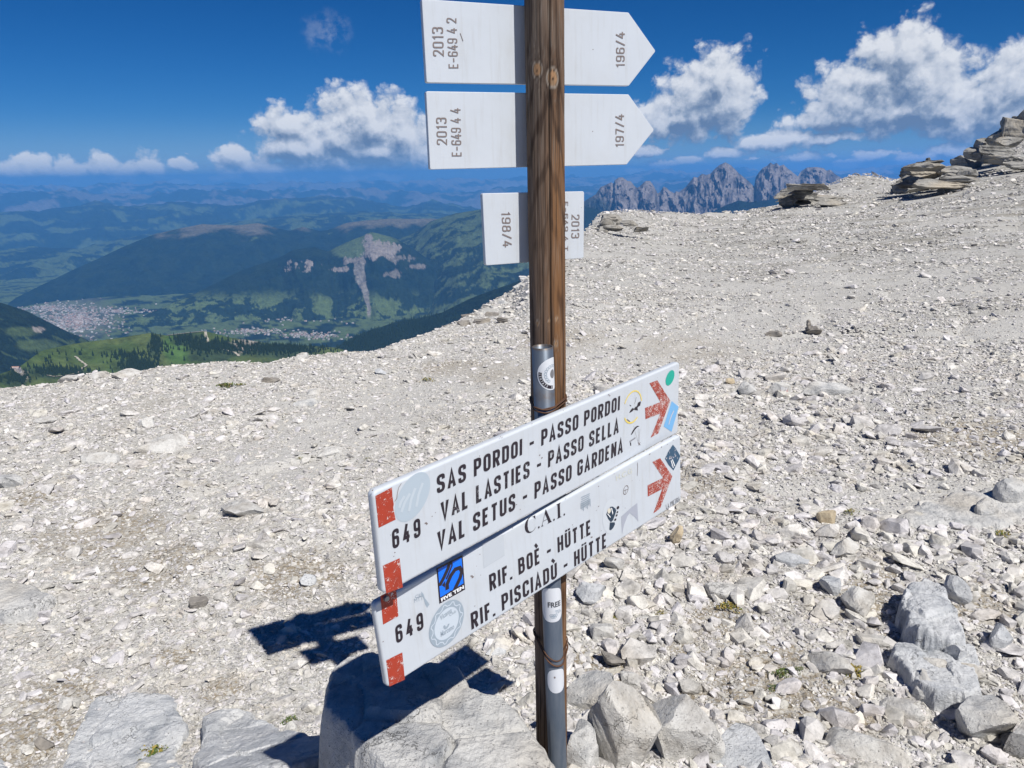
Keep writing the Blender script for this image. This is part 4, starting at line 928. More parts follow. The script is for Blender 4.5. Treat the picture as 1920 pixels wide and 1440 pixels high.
chips(BB, rB, [(884, 1080, 3), (886, 1082, 2.6), (890, 1136, 1.6), (901, 1078, 1), (707, 1121, 1.4), (718, 1203, 1.4), (961, 989, 1.2), (1122, 912, 2), (1151, 888.5, 1.4), (1122, 949.5, 2), (1118, 957, 1.2), (1185, 901, 1.2), (1218, 851.3, 2), (1240, 838, 2.2), (1251, 833, 1.5), (1262, 825.5, 1.6), (1073, 984, 1.4), (1080, 1000, 1.3), (1096, 1006, 2.4), (1074, 988, 1.2), (1109, 1007, 2.8), (1127, 995, 1.2), (1060, 935, 1.), (1199, 900, .8), (1127, 1029, 1)])
bm = bmesh.new(); bmesh.ops.create_cone(bm, cap_ends=True, segments=6, radius1=.0062, radius2=.0055, depth=.006)
bmesh.ops.rotate(bm, verts=bm.verts, matrix=Matrix.Rotation(pi/2, 3, 'X'))
M_BOLT = simple('weathered_bolt_steel', (.30, .31, .31), .45, .7)
q = BB.loc(722.5, 1121); bo = bm_obj('bolt', bm, M_BOLT, rB); bo.location = (q[0], -.003, q[1])

# --- upper boards, seen from the back
def back_board(board, px, label, group, rad=.004):
    r = sign_root('route_sign', board, label, group); P_ = [board.loc(*q) for q in px]
    board_mesh('board', P_, .012, rad, .0012, M_ENAM, r); return r
G_UP = 'boards seen from behind on the upper post'
r1 = back_board(B1, [(791, -2), (1178.7, 23.4), (1229.5, 95.6), (1179, 161), (800, 155)], 'topmost pointed white board on the post, stamped 196/4', G_UP)
r2_ = back_board(B2, [(799, 171), (1178.7, 177), (1226.7, 243.5), (1175, 308.6), (806.5, 318)], 'second pointed white board down the post, stamped 197/4', G_UP)
r3 = back_board(B3, [(904.5, 362.6), (1095.4, 358.7), (1094.4, 484), (911, 498)], 'small rectangular white board behind the post, stamped 198/4 upside down', G_UP)
def up(board, root, s, x0, y0, x1, y1, hx, space=1.1, off=.012, nm='lettering'):   # text running upwards: start bottom, end top, cap height to the left
    stroke_text(board, root, s, (x0, y0), (x1, y1), (x0-hx, y0), M_ENG, .56, .125, .16)
up(B1, r1, '2013', 832.5, 106.5, 830.5, 51, 20.5); up(B1, r1, 'E-649 4 2', 859.5, 128, 855.5, 34, 18.5, 1.12)
up(B1, r1, '196/4', 1171, 126, 1171, 60, 16, 1.1)
up(B2, r2_, '2013', 838.5, 272.5, 837, 220.5, 19.5); up(B2, r2_, 'E-649 4 4', 865.5, 293, 863, 203, 18.5, 1.12)
up(B2, r2_, '197/4', 1169.5, 275.5, 1169.5, 214, 15.5, 1.1)
def down(board, root, s, x0, y0, x1, y1, hx, space=1.1, off=.012):
    stroke_text(board, root, s, (x0, y0), (x1, y1), (x0+hx, y0), M_ENG, .56, .125, .16)
down(B3, r3, '198/4', 940, 397, 943, 463.5, 16.5); down(B3, r3, '2013', 1071.5, 401.5, 1071, 446.5, 15); down(B3, r3, 'E-649 4 T', 1057, 378, 1057, 470, 8, 1.1)
strip(B1, r1, [(862.5, 62), (865.5, 70), (868, 77)], .0012, M_ENG, 'scratch')

# --- wooden post
def wood_post():
    yb = 1.6785
    def at_depth(x, y, yd): d = ray(x, y); return C0+d*(yd/d[1])
    pt = at_depth(1020.3, 0, yb); pb = at_depth(1031.5, 1100, yb)
    sl_ = (pb-pt)/(pb[2]-pt[2])
    z0, z1 = -.15, CZ+.385
    nr, nc = 470, 132
    th = np.concatenate([np.linspace(-1.75, 1.75, 92), np.linspace(1.75, 2*pi-1.75, 18)[1:-1]]); nc = len(th)     # 0 = towards the viewer
    z = np.linspace(z0, z1, nr)[:, None]; T = th[None, :]
    Rr = .0398+0*z*T
    u = T*.0398
    kn = []
    for (x, y, s) in ((1007, 130, 1.), (1036.5, 146, 1.15), (1008, 607, .4), (1043, 645, .5), (1044, 600, .35), (1030, 600, .3)):
        dpt = at_depth(x, y, yb-.04); cxx = pt[0]+sl_[0]*(dpt[2]-pt[2]); kn.append((math.asin(max(-.95, min(.95, (dpt[0]-cxx)/.0398)))*.0398, dpt[2], s))
    uw = u.copy()+0*z; ringm_ = np.zeros_like(uw); core = np.zeros_like(uw)
    for (ku, kz, s) in kn:
        du = u-ku; dz = z-kz; r_ = np.sqrt((du/(.0085*s))**2+(dz/(.0125*s))**2)
        uw = uw+np.sign(du)*(-.006*s)*np.exp(-(r_/2.1)**2)*np.clip(r_, 0, 1)
        ringm_ = np.maximum(ringm_, np.exp(-(r_/1.5)**4)); core = np.maximum(core, smoothstep(1.05, .85, r_))
        uw = np.where(r_ < 1.9, uw*(1-np.exp(-(r_/1.2)**2)*0), uw)
        ringm_ = np.where(r_ < 2.2, np.maximum(ringm_, .0), ringm_)
    wav = .0016*fbm(z*3., u*30., 3, 601)+.0035*fbm(z*1.1+5, z*0, 2, 602)
    # cathedral figure below the knots
    cz_ = (CZ+.02); 
    dk = np.exp(-((u-.003)/.02)**2-((z-CZ-.205)/.03)**2)+.8*np.exp(-((u-.0)/.02)**2-((z-CZ-.12)/.05)**2)+.6*np.exp(-((u+.003)/.008)**2-((z-CZ-.265)/.02)**2); cath = np.abs(u-.002)*1.; fig = np.exp(-((z-CZ-.06)/.22)**2)
    g1 = fbm((uw+wav)*340., z*3.2, 4, 611, .55); g2 = fbm((uw+wav)*1100., z*9, 2, 613); g3 = fbm((uw+wav)*90., z*1.6, 3, 617)
    arch = np.sin((cath*150.+(z-CZ)*55.+2.2*fbm(u*60., z*6., 3, 619))*1.0); arch = smoothstep(.35, .95, arch)*fig*.8
    dark = smoothstep(-.05, .4, g1)*.7+smoothstep(-.05, .45, g3)*.6+arch*.6+dk*.5*(.6+.8*np.abs(g2))
    side = smoothstep(-.02, .03, u)               # right side warm, left side grey
    hi = smoothstep(CZ-.15, CZ+.3, z)
    warm = mixc(np.array([.125, .095, .075]), np.array([.185, .092, .040]), np.clip(side*(1-.55*hi)+.25*(1-hi)+0*u, 0, 1))
    grey = np.array([.215, .185, .155])
    c = mixc(warm, grey, np.clip(smoothstep(.0, .5, g2+.2*g1)*(.35+.45*hi), 0, 1))
    c = mixc(c, np.array([.030, .017, .011]), np.clip(dark, 0, .95))
    stain = smoothstep(.15, .5, fbm(u*40., z*7., 4, 623)); c = mixc(c, c*np.array([.38, .34, .32]), stain*.8)
    crack_u = .006+.0022*fbm(z*4., z*0, 3, 631)+.004*smoothstep(CZ+.05, CZ+.35, z)
    wdt = .0015+.0010*fbm(z*6., z*0, 2, 633)
    ck = np.exp(-((u-crack_u)/np.maximum(wdt, .0004))**2)*smoothstep(CZ-.50, CZ-.25, z)
    ck2 = np.exp(-((u+.012-.002*fbm(z*3., z*0, 3, 641))/.0007)**2)*smoothstep(.2, .45, fbm(z*2.2, z*0, 2, 643)+.25)
    ck3 = np.exp(-((u-.021-.002*fbm(z*3., z*0, 3, 651))/.0006)**2)*smoothstep(.1, .4, fbm(z*1.7+3, z*0, 2, 653)+.1)
    allc = np.clip(ck+.8*ck2+.7*ck3, 0, 1)
    for (ku, kz, s) in kn:
        r_ = np.sqrt(((u-ku)/(.0085*s))**2+((z-kz)/(.0125*s))**2)
        rg = .5+.5*np.sin(r_*11.)
        c = np.where((r_ < 1.75)[..., None], mixc(c, mixc(np.array([.07, .045, .03]), np.array([.28, .24, .20]), rg), smoothstep(1.75, 1.2, r_)), c)
        c = np.where((r_ < 1.)[..., None], mixc(np.array([.34, .19, .095]), np.array([.24, .155, .09]), .5+.5*np.sin(r_*16)), c)
        c = np.where((r_ < .22)[..., None], np.array([.05, .03, .02]), c)
    c = mixc(c, np.array([.008, .006, .005]), allc)
    Rr = Rr - .0045*ck-.0022*ck2-.0018*ck3 - .0007*smoothstep(0, .5, g1) - .0004*g2 + .0009*fbm(z*2.2, T*1.5, 3, 661)*2
    base_taper = 1.
    X = pt[0]+sl_[0]*(z-pt[2]) + Rr*np.sin(T); Y = pt[1]+sl_[1]*(z-pt[2]) - Rr*np.cos(T); Z = z+0*T
    V = np.stack([X, Y, Z], -1).reshape(-1, 3); Fs = gridfaces(nr, nc, True)
    top = V.reshape(nr, nc, 3)[-1].mean(0)+(0, 0, .004); V = np.vstack([V, top]); k = len(V)-1
    capf = np.array([[(nr-1)*nc+j, (nr-1)*nc+(j+1) % nc, k, k] for j in range(nc)])
    me_faces = [tuple(f) for f in Fs.tolist()]+[(a, b, c_) for a, b, c_, _ in capf.tolist()]
    cc = np.vstack([c.reshape(-1, 3), [[.2, .17, .14]]])
    m, t, b = newmat('weathered_post_wood'); a = t.node('ShaderNodeAttribute'); a.attribute_name = 'colr'
    geo = t.node('ShaderNodeNewGeometry'); nn = t.noise(t.vmath('MULTIPLY', geo.outputs['Position'], (900, 900, 22)), 1, 3, .6)
    t.link(t.mix(.6, a.outputs['Color'], t.ramp(nn, [(.2, .45), (.5, 1.), (.8, 1.25)]), 'MULTIPLY'), b.inputs['Base Color'])
    b.inputs['Roughness'].default_value = .8; b.inputs['Specular IOR Level'].default_value = .25; t.link(t.bump(nn, .6, .0012), b.inputs['Normal'])
    root = empty('signpost', (0, 0, 0)); root.location = (float(pb[0]), float(pb[1]), 0.)
    tag(root, 'weathered brown wooden signpost with a grey steel pipe wired to its front', 'signpost')
    o = mesh_obj('wooden_post', V-np.array(root.location), me_faces, m, root, True, {'colr': cc})
    return root, pt, sl_
post, PT, PSL = wood_post()

# --- steel pipe in front of the post
def pipe():
    yd = 1.607
    def at_depth(x, y, yy): d = ray(x, y); return C0+d*(yy/d[1])
    a = at_depth(1017.0, 650, yd); b = at_depth(1042.0, 1330, yd+.008)
    ax = (b-a)/np.linalg.norm(b-a); r = .0232
    bot = a+ax*((a[2]+.1)/-ax[2])
    off = np.array(post.location)
    s = np.cross(ax, [0, 1, 0]); s /= np.linalg.norm(s); s = -s if s[0] < 0 else s; f = np.cross(s, ax); f = f if f[1] < 0 else -f   # s: right, f: towards viewer
    n = 40; V = []; rings = [(a, r-.0028, .12), (a, r-.0028, 0.), (a, r-.0012, -.0008), (a, r, 0.), (bot, r, 0.)]
    Fc = []
    for (c, rr, dn) in rings:
        for k in range(n):
            t = 2*pi*k/n; V.append(c+ax*dn+(f*cos(t)+s*sin(t))*rr-off)
    for i in range(len(rings)-1):
        for k in range(n): Fc.append((i*n+k, i*n+(k+1) % n, (i+1)*n+(k+1) % n, (i+1)*n+k))
    m, t, bb = newmat('grey_steel_pipe'); geo = t.node('ShaderNodeNewGeometry'); p = geo.outputs['Position']
    nz = t.noise(t.vmath('MULTIPLY', p, (60, 60, 12)), 1, 5, .6); n2 = t.noise(p, 160, 4, .6)
    c = t.mix(t.ramp(nz, [(.35, 0.), (.7, 1.)]), (.085, .11, .145), (.135, .155, .185))
    sx_ = t.node('ShaderNodeSeparateXYZ'); t.link(p, sx_.inputs[0])
    zt = float(a[2])
    def band(z0, w): return t.math('MULTIPLY', t.smooth(t.math('ABSOLUTE', t.math('SUBTRACT', sx_.outputs[2], z0)), 0, w, 1, 0), t.ramp(n2, [(.35, .3), (.6, 1.)]))
    rust = t.math('MAXIMUM', band(zt, .007), t.math('MAXIMUM', t.math('MULTIPLY', band(zt-.105, .022), .55), t.math('MULTIPLY', band(zt-.605, .035), .35)))
    c = t.mix(rust, c, (.115, .085, .06)); t.link(c, bb.inputs['Base Color']); bb.inputs['Roughness'].default_value = .42; bb.inputs['Metallic'].default_value = .35
    o = mesh_obj('steel_pipe', V, Fc, m, post, True)
    bm = bmesh.new(); bm.from_mesh(o.data); bmesh.ops.recalc_face_normals(bm, faces=bm.faces); bm.to_mesh(o.data); bm.free()
    def wrap(th, dist, rr):   # angle round the pipe, distance below the top
        return a+ax*dist+(f*cos(th)+s*sin(th))*rr-off
    return a, ax, f, s, r, wrap, off
PA, PAX, PF_, PS_, PR, pwrap, POFF = pipe()
def pipe_disc(th0, d0, ra, rb, mat, lift=.0005, inner=0., a0=0., a1=2*pi, label=None, name='pipe_sticker', nr=6, n=40, power=2.):
    V = []; Fc = []
    for i in range(nr+1):
        q = inner+(1-inner)*i/nr
        for k in range(n+1):
            t = a0+(a1-a0)*k/n; cx_, sy_ = cos(t), sin(t); m_ = (abs(cx_)**power+abs(sy_)**power)**(-1/power)
            V.append(pwrap(th0+q*ra*cx_*m_/PR, d0+q*rb*sy_*m_, PR+lift))
    for i in range(nr):
        for k in range(n): Fc.append((i*(n+1)+k, i*(n+1)+k+1, (i+1)*(n+1)+k+1, (i+1)*(n+1)+k))
    o = mesh_obj(name, V, Fc, mat, post)
    if label: o['label'] = label
    return o
M_PW = simple('white_pipe_sticker', (.62, .64, .67), .4)
pipe_disc(.92, .0575, .036, .036, M_PW, label='round white sticker with black LENTATE rim')
pipe_disc(.92, .0575, .033, .033, M_INK, .0008, .78, 1.6, 3.35, name='sticker_rim')
def arc_text(s_, th0, d0, rad, a_start, a_step, hh, mat, lift):
    for i, ch in enumerate(s_):
        V, Fc = text_geo(ch, .02)
        if not V: continue
        H = .73; a = a_start-i*a_step; W_ = max(v[0] for v in V); P_ = []
        for v in V:
            lx = (v[0]-W_/2)*hh*.85; ly = v[1]*hh/H-hh/2; q = rad-ly; aa = a-lx/rad
            P_.append(pwrap(th0+q*cos(aa)/PR, d0+q*sin(aa), PR+lift))
        mesh_obj('sticker_lettering', P_, Fc, mat, post)
arc_text('LENTATE S', .92, .0575, .0292, 3.22, .185, .0052, M_PW, .0012)
for k in range(9): pipe_disc(.92+.018*cos(2.2+k*.35)/PR, .0575+.018*sin(2.2+k*.35), .0035, .0035, M_GST, .0008, .6, name='sticker_print', nr=1, n=10)
pipe_disc(.92, .0575, .007, .010, simple('dark_grey_print', (.16, .16, .17), .5), .0008, name='sticker_print', nr=2, n=16)
# lower stickers
def dist_at(y, x=1040):   # distance below the pipe's top for a photo row
    d = ray(x, y); P0 = C0+d*((1.607+.004)/d[1]); return float((P0[2]-PA[2])/PAX[2])
dF = dist_at(1157); pipe_disc(.0, dF-.045, .030, .045, M_PW, label='white sticker with worn FREE lettering low on the pipe', power=3.2)
def pipe_text(s_, th0, th1, d0, hh, mat, off_=.03):
    V, Fc = text_geo(s_, off_); x0 = min(v[0] for v in V); x1 = max(v[0] for v in V)
    mesh_obj('sticker_lettering', [pwrap(th0+(v[0]-x0)/(x1-x0)*(th1-th0), d0-v[1]*hh/.73, PR+.0009) for v in V], Fc, mat, post)
pipe_text('FREE', -.45, .95, dF-.040, .014, simple('dark_print', (.06, .065, .075), .5), .03)
pipe_text('TEA', .25, 1.0, dF-.022, .009, M_GST, .02)
for k in range(5): pipe_disc(-.1+.1*k, dF-.018+.004*(k % 2), .005, .004, M_GST, .0008, .7, name='sticker_print', nr=1, n=10)
dO = dist_at(1268, 1042); pipe_disc(.22, dO, .025, .0335, M_PW, label='plain white rounded sticker near the pipe foot', power=2.6)
pipe_disc(-.02, dO-.012, .0022, .003, M_ENG, .0009, name='sticker_print', nr=1, n=8)

# --- rusty tie wires round post and pipe
M_WIRE = simple('rusty_wire', (.10, .048, .026), .75, .2)
def wire(d0, slope, turns, rad=.0017, step=.006, seed=1, sag=0.):
    pts = []; N_ = 56; r3_ = random.Random(seed); zc = PA+PAX*d0
    for k in range(int(N_*turns)+1):
        a = 2*pi*k/N_ + 1.2; n = np.array([cos(a), sin(a)])
        pc = PT+PSL*(zc[2]-PT[2])
        cands = [(pc[:2], .0405+rad), ((PA+PAX*d0)[:2], PR+rad)]
        c, r = max(cands, key=lambda q: q[0]@n+q[1])
        p = c+n*r; z = zc[2]+slope*(p[0]-pc[0])+step*k/N_+.0012*sin(a*3+seed)-sag*max(0, -n[1])
        pts.append((p[0]-POFF[0], p[1]-POFF[1], z))
    V, Fc = tube(pts, rad, 7); return mesh_obj('tie_wire', V, Fc, M_WIRE, post, True)
wire(dist_at(770, 1020), -.05, 2.1, step=.007, seed=3); wire(dist_at(761, 1020), .06, 1.05, .0012, .003, 5)
wire(dist_at(1229, 1040), -.55, 1.05, .0021, .004, 4, sag=.012); wire(dist_at(1221, 1040), -.35, 1.02, .0016, .002, 9, sag=.010)

# ------------------------------------------------------------------ stones
def hull_rock(seed, n=14, dims=(1, .8, .5), name='stone'):
    r = random.Random(seed); bm = bmesh.new(); vs = []
    for _ in range(n):
        v = Vector((r.gauss(0, 1), r.gauss(0, 1), r.gauss(0, 1))).normalized()*r.uniform(.42, .54)
        # squarish solids break like limestone
        v = Vector([math.copysign(abs(c_)**.75, c_) for c_ in v])*.95
        vs.append(bm.verts.new((v.x*dims[0], v.y*dims[1], v.z*dims[2])))
    res = bmesh.ops.convex_hull(bm, input=vs)
    bmesh.ops.delete(bm, geom=[g for g in res['geom_interior'] if isinstance(g, bmesh.types.BMVert)], context='VERTS')
    me = bpy.data.meshes.new(name); bm.to_mesh(me); bm.free(); return me
def rock_mesh(seed, dims, sub=4, nplanes=9, rough=.03, sharp=(.34, .74), name='rock', strata=0.):
    r = np.random.default_rng(seed); bm = bmesh.new(); bmesh.ops.create_icosphere(bm, subdivisions=sub, radius=1)
    v = np.array([q.co[:] for q in bm.verts]); v = np.sign(v)*np.abs(v)**.62; v = v@np.linalg.qr(r.normal(size=(3, 3)))[0]*.9
    
    for k in range(nplanes):
        n = r.normal(size=3); n /= np.linalg.norm(n)
        if k < 2: n = np.array([0, 0, 1. if k == 0 else -1.])+.2*r.normal(size=3); n /= np.linalg.norm(n)
        o = r.uniform(*sharp); d = v@n-o; v = v-np.outer(np.maximum(d, 0), n)
    for ax_ in range(3): v[:, ax_] -= (v[:, ax_].max()+v[:, ax_].min())/2
    v = v/np.abs(v).max(0)*.5
    d3 = np.array(dims); w = v*d3; s = float(np.mean(dims))
    nrm = v/np.maximum(np.linalg.norm(v, axis=1, keepdims=True), 1e-6)
    f = 2.0/s; nz = fbm(w[:, 0]*f+w[:, 2]*f*.7+seed, w[:, 1]*f-w[:, 2]*f*.8, 3, seed+7, .5)
    w = w+nrm*(s*rough*2.2*nz)[:, None]
    for k in range(7):                    # fracture planes: crisp broken edges over the rough body
        n = r.normal(size=3); n /= np.linalg.norm(n); d = w@n; o = np.max(d)*r.uniform(.70, .92); w = w-np.outer(np.maximum(d-o, 0)*.96, n)
    f = 9./s; nz2 = fbm(w[:, 0]*f+w[:, 2]*f*.9+seed, w[:, 1]*f-w[:, 2]*f*1.1, 4, seed+17, .6)
    w = w+nrm*(s*rough*.32*nz2)[:, None]
    if strata: w = w+nrm*[1, 1, 0]*(strata*s*np.sign(np.sin(w[:, 2]/d3[2]*22+3*nz))*.5)[:, None]
    for q, c in zip(bm.verts, w): q.co = Vector(c)
    me = bpy.data.meshes.new(name); bm.to_mesh(me); bm.free(); return me
def place_rock(name, me, mat, px, py, sink=.3, rz=0., tilt=(0, 0), label=None, cat='rock', group=None, hh=None, dims=None, at=None):
    p = ground_hit(px, py) if at is None else at
    me.materials.clear(); me.materials.append(mat)
    o = bpy.data.objects.new(name, me); col.objects.link(o)
    zs = [v.co.z for v in me.vertices]; H = max(zs)-min(zs)
    o.location = (p[0], p[1], p[2]+H*(.5-sink)); o.rotation_euler = (tilt[0], tilt[1], rz)
    tag(o, label, cat, group); return o
def sdf(px_, py_, poly):
    d = np.full(px_.shape, 1e9); inside = np.zeros(px_.shape, bool); n = len(poly)
    for i in range(n):
        ax_, ay_ = poly[i]; bx, by = poly[(i+1) % n]; ex, ey = bx-ax_, by-ay_
        t = np.clip(((px_-ax_)*ex+(py_-ay_)*ey)/(ex*ex+ey*ey), 0, 1)
        d = np.minimum(d, np.hypot(px_-ax_-t*ex, py_-ay_-t*ey))
        c = ((ay_ > py_) != (by > py_)) & (px_ < (bx-ax_)*(py_-ay_)/(by-ay_+1e-12)+ax_); inside ^= c
    return np.where(inside, d, -d)
def dome_rock(name, pxo, z, zb, edge, mat, res=200, wob=.01, top=None, facets=(.12, .012), label=None, seed=0, cat='rock', soft=.010, follow=True):
    poly = []; g0 = 0.
    if follow:
        mx_, my_ = sum(q[0] for q in pxo)/len(pxo), min(1430, sum(q[1] for q in pxo)/len(pxo)); h0 = ground_hit(max(-40, mx_), my_); g0 = float(ground_z(h0[0], h0[1], False)); z += g0; zb += g0-.03
    for q in pxo: d = ray(*q); t = (z-CZ)/d[2]; poly.append((d[0]*t, d[1]*t))
    P_ = np.array(poly); x0, y0 = P_.min(0)-.08; x1, y1 = P_.max(0)+.08
    nx = res; ny = max(8, int(res*(y1-y0)/(x1-x0))); X, Y = np.meshgrid(np.linspace(x0, x1, nx), np.linspace(y0, y1, ny))
    D = sdf(X, Y, poly)+wob*fbm(X/.12, Y/.12, 4, seed+1)*2+wob*.4*fbm(X/.03, Y/.03, 3, seed+2)
    e = edge; k = np.clip(D/e, 0, 1); prof = 1-(1-k)**2.6
    T = z + (top(X, Y) if top else 0) + cells(X+.02*fbm(X/.05, Y/.05, 3, seed+5), Y, facets[0], seed+3, .6)*facets[1] + soft*fbm(X/.11, Y/.11, 5, seed+4) + .0030*fbm(X/.018, Y/.018, 3, seed+6)
    if follow: dg_ = ground_z(X, Y, False)-g0
    else: dg_ = 0.
    Z = zb+dg_+(T-zb)*prof; Z = np.where(D < 0, zb+dg_+D*1.2, Z)
    # sides bulge a little: push the steep part outwards irregularly
    Fs = gridfaces(ny, nx); keep = (D.ravel()[Fs] > -.03).any(1)
    o = mesh_obj(name, np.stack([X, Y, Z], -1).reshape(-1, 3), Fs[keep], mat, smooth=False)
    bm = bmesh.new(); bm.from_mesh(o.data); bmesh.ops.delete(bm, geom=[v for v in bm.verts if not v.link_faces], context='VERTS'); bm.to_mesh(o.data); bm.free()
    tag(o, label, cat); return o
dome_rock('boulder', [(578, 1290), (590, 1245), (640, 1213), (700, 1203), (770, 1218), (840, 1222), (885, 1232), (905, 1258), (962, 1278), (1012, 1325), (1042, 1368), (1078, 1425), (1110, 1520), (900, 1580), (740, 1540), (690, 1475), (655, 1430), (612, 1390), (580, 1335)],
          .62, .20, .058, M_BOULD, 225, .010, lambda X, Y: -.035*(X+.25)-.02*np.clip((X+.1)/.3, 0, 1), (.19, .024), 'large flat topped boulder at the foot of the post, crossed by the boards\' shadow', 700, 'boulder', follow=False)
dome_rock('bedrock_slab', [(128, 1358), (172, 1296), (235, 1286), (290, 1296), (345, 1306), (362, 1370), (340, 1420), (362, 1500), (300, 1560), (150, 1560), (60, 1500), (120, 1410)],
          .022, -.03, .03, M_BLUE, 175, .022, lambda X, Y: .010*fbm(X/.3, Y/.3, 2, 771), (.21, .022), 'low cracked bluish white bedrock slab in the bottom left corner', 720, soft=.005)
dome_rock('bedrock_slab', [(352, 1310), (400, 1300), (470, 1290), (520, 1322), (548, 1372), (610, 1428), (700, 1540), (560, 1590), (372, 1560), (352, 1440), (372, 1370)],
          .075, -.03, .045, M_BLUE, 175, .022, lambda X, Y: .012*fbm(X/.3, Y/.3, 2, 773), (.24, .022), 'flat jointed bedrock slab between the corner slab and the large boulder', 730, soft=.005)
dome_rock('bedrock_slab', [(-80, 1420), (-10, 1412), (40, 1428), (100, 1440), (150, 1470), (120, 1600), (-100, 1600)],
          .012, -.03, .04, M_BLUE, 110, .016, None, (.12, .012), 'thin slab edge showing at the extreme bottom left of the photo', 735)
dome_rock('flat_boulder', [(-60, 1080), (0, 1075), (60, 1085), (112, 1105), (90, 1122), (50, 1140), (0, 1150), (-60, 1150)], .05, -.02, .05, M_BOULD, 110, .012, None, (.2, .008),
          'smooth grey flat boulder cut by the left edge of the photo', 740, 'boulder')
dome_rock('flat_rock', [(1660, 962), (1700, 935), (1790, 915), (1880, 905), (1960, 912), (1960, 975), (1860, 985), (1760, 990), (1690, 985)], .03, -.03, .10, M_BOULD, 110, .03, None, (.3, .012),
          'broad smooth grey rock sheet beside the gravel at the right edge', 760)
dome_rock('rock_ledge', [(1684, 1100), (1700, 1072), (1735, 1060), (1768, 1070), (1795, 1110), (1818, 1150), (1822, 1178), (1770, 1186), (1715, 1176), (1690, 1150)],
          .135, -.04, .035, M_BLUE, 130, .016, lambda X, Y: -.05*(X-1.2)+.012*fbm(X/.2, Y/.2, 2, 791), (.16, .030), 'tall blue grey boulder, largest on the right side, its left face in shade', 780, 'boulder', .008)
dome_rock('rock_ledge', [(1672, 1190), (1720, 1184), (1780, 1192), (1826, 1190), (1846, 1225), (1852, 1280), (1820, 1312), (1768, 1300), (1722, 1282), (1690, 1248), (1668, 1216)],
          .075, -.04, .030, M_BLUE, 150, .016, lambda X, Y: -.03*(X-1.2)+.012*fbm(X/.2, Y/.2, 2, 793), (.15, .030), 'long fractured blue grey slab below the largest right boulder', 785, 'rock', .008)
